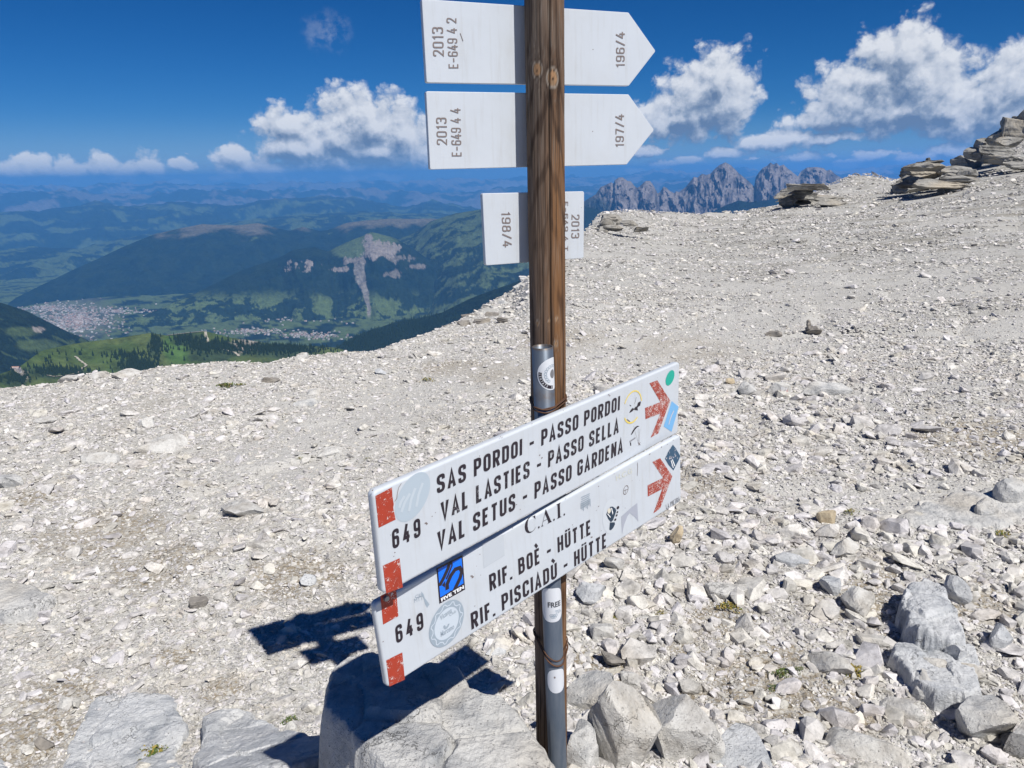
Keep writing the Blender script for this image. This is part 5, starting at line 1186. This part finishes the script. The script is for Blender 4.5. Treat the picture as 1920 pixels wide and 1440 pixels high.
HERO = [  # px, base py, w, h, depth/width, sub, mat, sharp, label, rz, tilt
 (1176, 1440, 118, 140, .75, 5, 'S', 'pointed pale block standing upright right of the pipe foot', .3, (.1, .12)),
 (1268, 1425, 158, 112, .7, 5, 'S', 'cream angular block leaning behind the pointed one near the pipe', -.5, (.25, .2)),
 (1092, 1440, 70, 110, .8, 4, 'B', 'bluish jagged rock squeezed between pipe and pointed block', 1.1, (0, .2)),
 (1390, 1445, 150, 70, .7, 4, 'P', 'broken pale rock cut by the bottom edge right of the post', .8, (.1, 0)),
 (1622, 1432, 135, 75, .8, 5, 'S', 'large wedge of white rock near the bottom edge, lower right', -.35, (.2, -.15)),
 (1480, 1420, 44, 34, .8, 3, 'S', 'small cream block alone on brown soil, lower right', .2, (0, .2)),
 (1835, 1392, 92, 84, .9, 5, 'B', 'rounded grey boulder with a vertical crack, lower right', .4, (0, 0)),
 (1800, 1130, 60, 50, .8, 4, 'P', 'small block above and right of the largest boulder', 1.7, (.2, .2)),
 (1795, 1248, 70, 54, .8, 4, 'P', 'jagged block at the right end of the fractured slab', .9, (.2, .1)),
 (1556, 1262, 82, 48, .45, 4, 'S', 'white tilted tile of stone beside yellow moss', -.55, (.35, .1)),
 (1366, 1122, 98, 34, .5, 4, 'S', 'long flat white stone lying right of the lower board', -.25, (.1, .05)),
 (1268, 1026, 26, 34, .8, 3, 'W', 'small upright tan stone under the board\'s right end', .3, (0, .1)),
 (1543, 982, 34, 30, .8, 3, 'W', 'small yellowish square stone on the gravel', .1, (.1, .1)),
 (1890, 950, 50, 60, .9, 4, 'B', 'dark sided block at the right edge of the photo', .3, (.1, 0)),
 (1845, 975, 40, 36, .9, 3, 'B', 'grey cube shaped stone left of the dark sided block', .8, (.1, .1)),
 (1640, 1215, 66, 26, .5, 3, 'S', 'thin sloping plate beside the fractured slab', -.2, (.15, .1)),
 (1620, 1150, 80, 52, .7, 4, 'S', 'faceted white rock left of the largest right boulder', .5, (.2, .1)),
 (1555, 1112, 52, 38, .8, 3, 'P', 'bluish cube shaped stone in the rubble band', .9, (.1, .2)),
 (1730, 1310, 62, 56, .8, 4, 'B', 'dark rounded stone under the fractured slab', .2, (.1, 0)),
 (1690, 1352, 80, 42, .6, 4, 'S', 'flat cream plate under the dark rounded stone', -.3, (.1, .05)),
 (1780, 1280, 110, 44, .5, 4, 'S', 'long cream bar of rock right of the dark rounded stone', -.35, (.1, .1)),
 (1868, 1215, 52, 54, .7, 4, 'P', 'upright pale slab right of the fractured slab', .4, (.3, .1)),
 (1905, 1420, 60, 60, .8, 4, 'S', 'pale rock cut by the bottom right corner', .2, (.2, .1)),
 (1585, 1045, 58, 40, .7, 3, 'S', 'whitish stone at the top of the rubble band', .7, (.2, .1)),
 (1480, 1062, 66, 28, .6, 3, 'P', 'low bluish stone among the middle rubble', -.2, (.1, .1)),
 (1462, 742, 40, 34, .9, 4, 'S', None, .2, (.1, 0)),
 (1402, 740, 46, 36, .8, 3, 'B', 'grey mound of rock left of the red and white trail mark', .2, (0, 0)),
 (1545, 742, 92, 26, .4, 4, 'B', 'long grey slab beside the red and white trail mark', -.12, (.05, .08)),
 (1452, 632, 30, 14, .8, 3, 'D', 'brownish low stone left of the small cairn', .2, (0, 0)),
 (1368, 720, 20, 12, .8, 3, 'W', 'small brown stone left of the grey mound', .2, (0, 0)),
 (312, 846, 98, 26, .55, 4, 'S', 'flat pale slab lying alone, middle left', .05, (.04, .02)),
 (620, 856, 52, 20, .6, 3, 'S', 'small flat brick shaped stone left of the upper board', .05, (.04, .02)),
 (190, 868, 76, 26, .55, 4, 'S', 'flat cream stone left of the flat pale slab', -.15, (.04, .05)),
 (456, 968, 78, 28, .8, 4, 'S', 'triangular flat white stone in the gravel, left half', .2, (.03, .03)),
 (376, 1145, 34, 26, .9, 3, 'D', 'small dark grey stone in the pale gravel, lower left', .2, (0, 0)),
 (582, 1100, 36, 28, .9, 3, 'P', 'small bluish stone left of the lower board\'s end', .2, (0, 0)),
 (20, 915, 44, 34, .8, 3, 'B', 'grey stone cut by the left edge, middle height', .2, (0, 0)),
 (276, 802, 34, 22, .8, 3, 'S', 'small pale knob of rock, middle left', .2, (0, 0)),
 (86, 795, 40, 14, .6, 3, 'S', 'low flat stone near the left edge of the scree', .0, (0, 0)),
 (507, 718, 38, 12, .6, 3, 'D', 'dark hollowed flat stone near the plateau rim', .0, (0, 0)),
 (590, 740, 40, 18, .7, 3, 'B', 'grey stone just below the plateau rim, left', .1, (0, 0)),
 (578, 762, 52, 14, .5, 3, 'B', 'thin grey plate below the plateau rim stone', .1, (.05, 0)),
 (716, 703, 26, 14, .8, 3, 'P', 'small pale stone on the plateau rim left of the post', .1, (0, 0)),
 (128, 716, 40, 16, .8, 3, 'S', 'first white knob on the rim at the far left', .1, (0, 0)),
 (184, 710, 36, 16, .8, 3, 'S', 'cream knob on the rim above the green hill', .4, (0, 0)),
 (236, 708, 50, 18, .8, 3, 'S', 'broad white knob on the rim right of the cream one', .9, (0, 0)),
 (566, 676, 30, 16, .8, 3, 'S', 'pale block on the rim below the forest', .9, (0, 0)),
 (740, 656, 24, 12, .8, 3, 'S', 'small block on the rim where it starts to climb', .9, (0, 0)),
 (1125, 1200, 60, 48, .8, 4, 'S', 'rounded white stone right of the wired pipe', .3, (.1, .1)),
 (1108, 1130, 62, 46, .8, 4, 'P', 'pale stone just below the board, right of the pipe', .7, (.1, .1)),
 (1150, 1070, 50, 36, .8, 3, 'S', 'cream stone under the lower board\'s edge', .7, (.1, .1)),
 (1190, 1290, 66, 26, .5, 3, 'S', 'flat slab lying above the cream angular block', -.5, (.1, .1)),
 (1148, 1255, 50, 36, .8, 3, 'D', 'brown grey rounded stone right of the pipe wire', .2, (.1, .1)),
 (1100, 1330, 90, 90, .9, 4, 'B', 'broad grey rock directly behind the pipe foot', .2, (.1, .0)),
 (930, 1228, 40, 24, .7, 3, 'P', 'small stone left of the post in the gravel', .2, (.1, .0)),
 (545, 1375, 26, 22, .8, 3, 'S', 'cream pebble beside moss left of the boulder', .2, (.1, .0)),
 (575, 1400, 30, 22, .8, 3, 'S', 'pale pebble in the gap between slab and boulder', .7, (.1, .0)),
 (600, 1425, 34, 24, .8, 3, 'P', 'lowest pale pebble beside the boulder', .1, (.1, .0)),
 (85, 1405, 34, 22, .6, 3, 'D', 'dark brown stone in the hollow left of the bedrock slab', .1, (.2, .2)),
 (130, 1330, 30, 20, .7, 3, 'S', 'small white stone on soil at lower left', .1, (.2, .2)),
]
MATS = {'S': M_STONE, 'B': M_BOULD, 'P': M_BLUE, 'W': limestone('tan_limestone', base=(.52, .44, .31), dark=(.34, .27, .18), scale=14, bump=.005, rand=False),
        'D': limestone('dark_limestone', base=(.27, .25, .225), dark=(.15, .14, .13), scale=14, bump=.006, rand=False)}
M_STONE_S = limestone('cream_limestone', base=(.61, .60, .57), dark=(.38, .36, .33), scale=11, bump=.014, rand=False, wamt=.3); MATS['S'] = M_STONE_S
taken = []
for i, (x, y, w_, h_, dr, sub, mk, lb, rz, tl) in enumerate(HERO):
    p = ground_hit(x, y); dist = float(np.linalg.norm(p-C0)); W_ = w_*dist/F
    dep = math.atan2(CZ-p[2], math.hypot(p[0], p[1])); H_ = max(.25*W_, (h_*dist/F-W_*dr*sin(dep)*.75)/max(.35, cos(dep)))
    H_ = min(H_, 1.15*W_)
    me = rock_mesh(900+i*13, (W_, W_*dr, H_*1.3), sub, 9, .022 if sub > 3 else .03)
    dirv = np.array([p[0], p[1]])/math.hypot(p[0], p[1])*W_*dr*.35
    at = np.array([p[0]+dirv[0], p[1]+dirv[1], 0]); at[2] = float(ground_z(at[0], at[1], False))
    if lb is None: lb = 'pale stone carrying the red and white painted trail mark'
    o = place_rock('rock', me, MATS[mk], x, y, (.10 if i < 2 else .36 if mk == 'P' or W_ > .14 else .22), rz, tl, lb, 'rock', at=at); taken.append((at[0], at[1], W_*.5))
    if 'trail mark' in lb and 'painted' in lb:
        bpy.context.view_layer.update()
        for nm, zlo, zhi, mt in (('red_paint_mark', .05, .30, simple('red_trail_paint', (.45, .06, .05), .8)), ('white_paint_mark', .30, .44, simple('white_trail_paint', (.62, .61, .60), .8))):
            bm = bmesh.new(); bm.from_mesh(me); hz = max(v.co.z for v in bm.verts); yl = min(v.co.y for v in bm.verts)
            for v in bm.verts: v.co += v.co.normalized()*.004
            bmesh.ops.delete(bm, geom=[f for f in bm.faces if not (zlo*2*hz < f.calc_center_median().z+.25*hz < zhi*2*hz*1.1 and f.calc_center_median().y < yl*.35 and abs(f.calc_center_median().x) < W_*.13)], context='FACES')
            if len(bm.faces): bm_obj(nm, bm, mt, o)
            else: bm.free()

# small cairn
ph = ground_hit(1520, 626); dist = float(np.linalg.norm(ph-C0)); u_ = dist/F
ca = empty('cairn', tuple(ph)); tag(ca, 'small dark cairn of stacked stones standing alone on the right slope', 'cairn')
for k, (dx, dz, w_, h_) in enumerate(((4, 3, 34, 10), (-3, 9, 20, 9), (6, 9, 16, 8), (-5, 15, 13, 8), (-6, 21, 8, 7))):
    me = rock_mesh(1300+k, (w_*u_, w_*u_*.7, h_*u_*1.4), 3, 8, .04); me.materials.append(MATS['D']); o = bpy.data.objects.new('stone', me); col.objects.link(o); o.parent = ca
    o.location = (dx*u_, 0, dz*u_); o.rotation_euler = (.1*k, .08, k*1.3)

# layered outcrops on the right-hand ridge
def outcrop(label, slabs, mat=M_OUT, name='rock_outcrop', seed=0, R=None):
    x0, y0 = slabs[0][0], slabs[0][1]
    root = None; lo = max(slabs, key=lambda q: q[1]+q[3]/2)
    pg = ground_hit(lo[0], lo[1]+lo[3]*.35); R = min(R, math.hypot(pg[0], pg[1])*1.03+.8) if R else R
    for k, (x, y, w_, h_, dd) in enumerate(slabs):
        a, t_ = azel(x, y); dist = R if R else None
        if dist is None:
            p = ground_hit(x, y); dist = math.hypot(p[0], p[1])
        dist = dist+dd; p = np.array([sin(a)*dist, cos(a)*dist, CZ+dist*t_]); u_ = math.hypot(dist, p[2]-CZ)/F
        if root is None: root = empty(name, tuple(p)); tag(root, label, 'rock outcrop'); base = p
        me = rock_mesh(seed+k*7, (w_*u_*1.05, w_*u_*.85, h_*u_*1.45), 4, 10, .035, strata=.035); me.materials.append(mat); o = bpy.data.objects.new('slab', me); col.objects.link(o); o.parent = root
        o.location = tuple(p-base); o.rotation_euler = (0.05*sin(k*2.1), -R_+.05*cos(k*1.7), -a+.15*sin(k*3.))
outcrop('dark layered ledge jutting left on the ridge below the rock towers', [(1525, 377, 128, 17, 2.5), (1490, 367, 66, 11, 1.), (1498, 358, 60, 9, 0.), (1515, 351, 78, 7, -.8), (1535, 388, 112, 12, 1.2), (1478, 378, 34, 15, 0), (1560, 383, 50, 8, -1)], seed=1500, R=43)
outcrop('flat topped layered crag on the right skyline with dark hollows', [(1745, 352, 120, 24, 4), (1722, 325, 74, 15, 1.5), (1735, 313, 62, 9, -.5), (1742, 305, 42, 6, 0), (1785, 322, 70, 12, 1.5), (1795, 336, 66, 9, 0), (1712, 340, 60, 14, 0.5), (1760, 345, 84, 9, -1), (1790, 360, 60, 10, -.5), (1740, 300, 9, 6, 0), (1812, 330, 34, 16, 1)], seed=1600, R=60)
outcrop('dark broken rocks along the skyline climbing to the right edge', [(1812, 305, 44, 16, 2), (1832, 290, 40, 16, 1), (1850, 276, 38, 20, 1), (1866, 262, 30, 22, 0), (1884, 252, 34, 18, 1), (1902, 243, 36, 26, 0), (1925, 232, 36, 30, 0), (1893, 268, 40, 12, -2), (1870, 284, 52, 12, -3), (1905, 225, 12, 8, 1), (1878, 300, 60, 12, -5), (1905, 310, 40, 9, -6), (1950, 218, 60, 40, 1)], seed=1700, R=74)
outcrop('blocky dark outcrop at the rim just right of the post', [(1150, 412, 46, 16, 1.5), (1136, 420, 34, 14, .5), (1128, 432, 26, 12, 0), (1150, 428, 40, 9, -.5), (1180, 418, 34, 8, -1), (1112, 440, 22, 9, 0), (1200, 430, 30, 7, -1)], seed=1800, R=27)
outcrop('dark crevice rocks on the rim left of the post', [(885, 598, 44, 14, .3), (905, 604, 34, 11, 0), (870, 606, 26, 9, -.2), (922, 592, 28, 9, 0), (940, 600, 24, 8, -.2)], seed=1900, mat=MATS['D'])
outcrop('stepped pale rocks on the climbing rim touching the post', [(975, 540, 30, 16, .3), (960, 556, 34, 12, 0), (982, 524, 22, 10, .2), (945, 570, 30, 9, 0), (930, 580, 26, 9, .1)], seed=1950, mat=M_BOULD)

# loose stones one can tell apart: individuals, sharing a few meshes
PROT = [hull_rock(40+i, 13+i % 5, ((1, .8, .5), (1, .62, .34), (1, .9, .68), (1, .7, .22))[i % 4]) for i in range(14)]
for me in PROT: me.materials.append(M_STONE)
BIGP = [rock_mesh(80+i, ((1, .8, .62), (1, .65, .4), (1, .85, .8), (1, .75, .28))[i % 4], 3, 8, .03, name='stone') for i in range(10)]
for me in BIGP: me.materials.append(M_STONE)
ZONES = [  # x0, y0, x1, y1, n, size px lo, hi, label, group, flat
 (1110, 1130, 1920, 1430, 84, 20, 56, 'loose angular white stone in the boulder strewn lower right corner', 'stones in the lower right corner'),
 (1280, 960, 1920, 1130, 66, 18, 46, 'loose pale block in the coarse rubble band right of the lower board', 'stones in the rubble band right of the boards'),
 (1290, 800, 1920, 960, 44, 15, 30, 'loose grey white stone on the slope right of the boards\' arrow ends', 'stones on the slope right of the arrows'),
 (1050, 1050, 1300, 1420, 26, 18, 44, 'loose white stone packed between the post and the lower right rubble', 'stones packed right of the post'),
 (0, 735, 690, 900, 40, 16, 38, 'loose flat pale stone on the scree left of the boards', 'flat stones on the left scree'),
 (0, 900, 690, 1120, 24, 14, 36, 'loose flat flake in the fine gravel, left foreground', 'flakes in the left gravel')]
srng = random.Random(11); cnt = 0
def coarse_hit(x, y):
    d = ray(x, y); d = d/math.hypot(d[0], d[1]); rr = _rr[::6]; g = ground_z(d[0]*rr, d[1]*rr, False); z = CZ+d[2]*rr; k = int(np.argmax(z < g))
    return (d[0]*rr[k], d[1]*rr[k])
ind = []
for zi, (x0, y0, x1, y1, n, s0, s1, lb, gp) in enumerate(ZONES):
    for _ in range(n):
        for _try in range(12):
            x = srng.uniform(x0, x1); y = srng.uniform(y0, y1)
            if zi == 0 and y > 1380-(x-1110)*.02 and x < 1340: continue
            qx, qy = coarse_hit(x, y); dist = math.hypot(qx, qy); spx = s0*(s1/s0)**(srng.random()**1.6); S = spx*math.hypot(dist, CZ)/F
            if all((qx-a)**2+(qy-b)**2 > (c+S*.42)**2 for a, b, c in taken): break
        else: continue
        taken.append((qx, qy, S*.42)); ind.append((qx, qy, S, zi, lb, gp, x, y, spx))
zi_ = ground_z(np.array([q[0] for q in ind]), np.array([q[1] for q in ind]))
LAND = [(1176, 1375, 'the pointed upright block'), (1268, 1370, 'the cream angular block'), (1390, 1425, 'the broken rock at the bottom edge'), (1622, 1405, 'the large white wedge'), (1480, 1405, 'the lone cream block on soil'),
 (1835, 1355, 'the cracked grey boulder'), (1752, 1110, 'the tall blue grey boulder'), (1745, 1215, 'the long fractured slab'), (1556, 1235, 'the white tilted tile'), (1366, 1105, 'the long flat white stone'),
 (1268, 1010, 'the upright tan stone'), (1543, 970, 'the yellowish square stone'), (1890, 925, 'the dark sided block'), (1845, 955, 'the grey cube shaped stone'), (1640, 1205, 'the thin sloping plate'), (1620, 1125, 'the faceted white rock'),
 (1555, 1095, 'the bluish cube shaped stone'), (1730, 1285, 'the dark rounded stone'), (1690, 1335, 'the flat cream plate'), (1780, 1260, 'the long cream bar'), (1868, 1190, 'the upright pale slab'), (1905, 1390, 'the bottom right corner rock'),
 (1585, 1025, 'the topmost whitish rubble stone'), (1480, 1050, 'the low bluish stone'), (1475, 730, 'the red and white trail mark'), (1402, 725, 'the grey mound of rock'), (1545, 732, 'the long grey slab'), (1520, 612, 'the small cairn'),
 (312, 835, 'the lone flat pale slab'), (620, 848, 'the brick shaped stone'), (190, 858, 'the flat cream stone'), (456, 958, 'the triangular flat stone'), (376, 1132, 'the small dark grey stone'), (582, 1088, 'the small bluish stone'),
 (276, 792, 'the pale knob of rock'), (507, 712, 'the dark hollowed stone'), (425, 724, 'the larger olive moss cushion'), (1125, 1180, 'the rounded stone beside the pipe'), (1190, 1280, 'the flat slab above the cream block'), (1148, 1240, 'the brown grey rounded stone'),
 (50, 1110, 'the smooth boulder at the left edge'), (1800, 945, 'the broad smooth rock sheet'), (710, 900, 'the upper board\'s left end'), (1275, 760, 'the upper board\'s right end'), (480, 1200, 'the tip of the boards\' shadow'), (90, 795, 'the low stone near the left edge')]
import collections
def describe(x, y, spx, S, mi, zi, alt=0):
    ks = sorted(range(len(LAND)), key=lambda q: (LAND[q][0]-x)**2+(1.6*(LAND[q][1]-y))**2); k = ks[alt]; lx, ly, nm = LAND[k]; dx, dy = x-lx, 1.6*(y-ly); d = math.hypot(dx, dy)
    if abs(dx) > 2.2*abs(dy): dr_ = 'left of' if dx < 0 else 'right of'
    elif abs(dy) > 2.2*abs(dx): dr_ = 'above' if dy < 0 else 'below'
    else: dr_ = ('above' if dy < 0 else 'below')+(' and left of' if dx < 0 else ' and right of')
    near = 'just ' if d < 55 else ('' if d < 120 else 'well ')
    size = 'tiny' if spx < 19 else 'little' if spx < 23 else 'small' if spx < 28 else 'middling' if spx < 38 else 'big'
    return '%s %s white stone %s%s %s' % (size, mi, near, dr_, nm)
SHP = ['chunky', 'flat', 'blocky', 'thin']
recs = []; _used = set()
for (qx, qy, S, zi, lb, gp, x, y, spx) in ind:
    bi = srng.randrange(len(BIGP)) if zi < 4 else srng.choice([1, 3, 5, 7]); lab_ = next((q for q in (describe(x, y, spx, S, SHP[bi % 4], zi, alt) for alt in range(7)) if q not in _used), None) or describe(x, y, spx, S, SHP[bi % 4], zi)
    _used.add(lab_); recs.append((bi, lab_))
dup = collections.Counter(q[1] for q in recs)
for (qx, qy, S, zi, lb, gp, _x, _y, _s), z, (bi, dlab) in zip(ind, zi_, recs):
    me = BIGP[bi]; lb = dlab
    o = bpy.data.objects.new('stone', me); col.objects.link(o)
    k = srng.uniform(.75, 1.1); o.scale = (S, S*srng.uniform(.75, 1.1), S*k*(1. if zi < 4 else .8)); o.rotation_euler = (srng.gauss(0, .22), srng.gauss(0, .22), srng.uniform(0, 6.28))
    o.location = (qx, qy, float(z)+S*.10); tag(o, lb, 'stone', gp)

# gravel: everything smaller, one object, instanced on points
def gravel():
    g = np.random.default_rng(5); N = 520000
    az = g.uniform(-41, 41, N)*pi/180
    R0 = 1.0; r = R0*np.exp(g.uniform(0, 1, N)**.92*np.log(70/R0))
    rE = np.interp(az, _ea, _er); ok = r < rE*1.06; az, r = az[ok], r[ok]
    x = r*np.sin(az); y = r*np.cos(az)
    smin = .0027*r/(1+.05*np.maximum(r-4, 0)/1.)**.35
    dens = .5+.5*fbm(x/1.4, y/1.4, 3, 801)+.3*smoothstep(0, 1.5, x)*(1-smoothstep(3, 6, y))
    soil = smoothstep(.16, .5, fbm(x/.7, y/.7, 5, 201))
    s = smin*g.uniform(0, 1, len(x))**(-1/(2.12+.5*soil+.5*(x < -.1)+1.5*smoothstep(3.5, 10, r)))
    smax = np.where(x > -.1, np.minimum(.055+.02*r, .16+.0055*r), np.minimum(.032+.018*r, .14+.0055*r))*(1+.5*dens); s = np.minimum(s, smax*g.uniform(.4, 1, len(x)))
    keep = g.uniform(0, 1, len(x)) < np.clip(.75+.6*dens-.4*soil, .2, 1)*(1-.5*smoothstep(6, 15, r))*(1-.78*dust_mask(x, y)); 
    for (a, b, s_) in SOIL:
        h_ = ground_hit(a, b); keep &= ~((np.hypot(x-h_[0], y-h_[1]) < s_*g.uniform(.2, 1.1, len(x))) & (g.uniform(0, 1, len(x)) < .6))
    x, y, r, s = x[keep], y[keep], r[keep], s[keep]; n = len(x)
    z = ground_z(x, y)
    flat_ = g.integers(0, len(PROT), n)
    left = x < -.1
    flat_ = np.where(left & (g.uniform(0, 1, n) < .55), np.array([1, 3, 5, 7, 9, 11, 13])[g.integers(0, 7, n)], flat_)
    scl = np.stack([s, s*g.uniform(.7, 1.1, n), s*g.uniform(.7, 1.2, n)*np.where((x > .2) & (r < 4), 1.1, .95)*(1-.5*smoothstep(7, 16, r))], -1)
    rot = np.stack([g.normal(0, .28, n), g.normal(0, .28, n), g.uniform(0, 2*pi, n)], -1)
    me = bpy.data.meshes.new('gravel'); me.vertices.add(n); me.vertices.foreach_set('co', np.stack([x, y, z+s*.06], -1).astype(np.float32).ravel())
    for nm, arr, tp, key in (('rot', rot, 'FLOAT_VECTOR', 'vector'), ('scl', scl, 'FLOAT_VECTOR', 'vector')):
        at = me.attributes.new(nm, tp, 'POINT'); at.data.foreach_set(key, arr.astype(np.float32).ravel())
    at = me.attributes.new('idx', 'INT', 'POINT'); at.data.foreach_set('value', flat_.astype(np.int32))
    o = bpy.data.objects.new('gravel', me); col.objects.link(o); me.materials.append(M_STONE)
    tag(o, 'loose white limestone gravel covering the whole plateau', 'gravel', kind='stuff')
    ng = bpy.data.node_groups.new('scatter_gravel', 'GeometryNodeTree'); ng.interface.new_socket('Geometry', in_out='INPUT', socket_type='NodeSocketGeometry'); ng.interface.new_socket('Geometry', in_out='OUTPUT', socket_type='NodeSocketGeometry')
    nn = ng.nodes; L = ng.links; gi_ = nn.new('NodeGroupInput'); go_ = nn.new('NodeGroupOutput')
    j = nn.new('GeometryNodeGeometryToInstance')
    # source shapes: the smallest individual stones standing in the scene
    srcs = []
    for i, pm in enumerate(PROT):
        lx, ly, nm = LAND[(0, 3, 4, 8, 9, 13, 16, 17, 20, 25, 28, 30, 31, 33)[i]]; h_ = ground_hit(lx+38, ly+26); so_ = bpy.data.objects.new('stone', pm); col.objects.link(so_)
        S = 15*float(np.linalg.norm(h_-C0))/F
        so_.location = (h_[0], h_[1], h_[2]+S*.1); so_.scale = (S, S, S); so_.rotation_euler = (0, 0, i*1.1); tag(so_, 'little pale stone chip just below and right of '+nm, 'stone', 'stone chips in the gravel'); srcs.append(so_)
    for so_ in reversed(srcs):
        oi = nn.new('GeometryNodeObjectInfo'); oi.transform_space = 'ORIGINAL'; oi.inputs['Object'].default_value = so_; oi.inputs['As Instance'].default_value = False; L.new(oi.outputs['Geometry'], j.inputs[0])
    ip = nn.new('GeometryNodeInstanceOnPoints'); ip.inputs['Pick Instance'].default_value = True
    mp = nn.new('GeometryNodeMeshToPoints')
    L.new(gi_.outputs[0], ip.inputs['Points']); L.new(j.outputs[0], ip.inputs['Instance'])
    for nm, tp, sock in (('rot', 'FLOAT_VECTOR', 'Rotation'), ('scl', 'FLOAT_VECTOR', 'Scale'), ('idx', 'INT', 'Instance Index')):
        na = nn.new('GeometryNodeInputNamedAttribute'); na.data_type = tp; na.inputs['Name'].default_value = nm
        out = [q for q in na.outputs if q.enabled][0]
        if sock == 'Rotation':
            er = nn.new('FunctionNodeEulerToRotation'); L.new(out, er.inputs[0]); out = er.outputs[0]
        L.new(out, ip.inputs[sock])
    nn.remove(mp); L.new(ip.outputs[0], go_.inputs[0])
    md = o.modifiers.new('scatter', 'NODES'); md.node_group = ng
    print('gravel', n)
gravel()

# moss and small plants
M_MOSS = simple('green_moss_leaf', (.075, .115, .022), .8); M_MOSSY = simple('yellow_moss_leaf', (.26, .20, .045), .85)
def moss(px, py, wpx, n, label, yel=.3, seed=0):
    r = random.Random(seed); p = ground_hit(px, py); dist = float(np.linalg.norm(p-C0)); Rm = wpx*.68*dist/F; V = []; Fc = []; mi = []
    for _ in range(n):
        a = r.uniform(0, 2*pi); q = math.sqrt(r.random())*(.7+.3*sin(a*3+seed)); x = cos(a)*q*Rm; y = sin(a)*q*Rm*.8; z = Rm*.22*(1-q*q)*r.uniform(.3, 1.1)+.002
        gz = 0; L_ = Rm*r.uniform(.06, .16); b = r.uniform(0, 6.28); up_ = r.uniform(.2, 1.1); k = len(V)
        d = Vector((cos(b), sin(b), up_)).normalized()*L_; s = Vector((-sin(b), cos(b), 0))*L_*.3; c = Vector((x, y, z))
        V += [c-s, c+s, c+d*.6+s*1.1, c+d, c+d*.6-s*1.1]; Fc.append((k, k+1, k+2, k+3, k+4)); mi.append(1 if r.random() < yel else 0)
    o = mesh_obj('moss', V, Fc, M_MOSS); o.data.materials.append(M_MOSSY); o.data.polygons.foreach_set('material_index', mi); o.location = (p[0], p[1], float(ground_z(p[0], p[1])))
    tag(o, label, 'moss')
for i, a in enumerate([(425, 726, 34, 260, 'larger olive moss cushion near the rim, left of the post', .4), (450, 723, 20, 140, 'smaller olive moss tuft right of the larger rim cushion', .4), (284, 1418, 56, 700, 'green and yellow moss cushion on the bedrock slab, bottom left', .45),
        (546, 1354, 28, 220, 'dark green moss left of the large boulder', .1), (563, 863, 16, 110, 'tiny yellow green moss tuft left of the upper board', .5), (1370, 1142, 40, 260, 'yellowish moss patch below the long flat white stone', .85),
        (1462, 1266, 34, 240, 'green plant tuft left of the white tilted tile', .1), (1494, 1258, 22, 160, 'small green tuft just left of the white tilted tile', .1), (1602, 1262, 44, 320, 'orange yellow moss right of the white tilted tile', .95),
        (1452, 1292, 22, 140, 'small dark tuft below the green plant tuft', .1), (1240, 1152, 20, 140, 'tiny yellow moss tuft right of the post rubble', .8), (1152, 1160, 24, 160, 'olive moss near the pale stones right of the pipe', .6),
        (1880, 1005, 30, 160, 'olive moss near the dark sided block at the right edge', .6), (1250, 1160, 16, 90, 'ochre moss speck among stones right of the post', .9), (1590, 962, 30, 150, 'thin olive moss above the yellowish square stone', .6),
        (690, 862, 14, 80, 'yellow moss speck beside the upper board\'s left end', .7), (800, 715, 30, 120, 'dry olive moss strip left of the steel pipe', .6)]):
    moss(*a, seed=50+i)
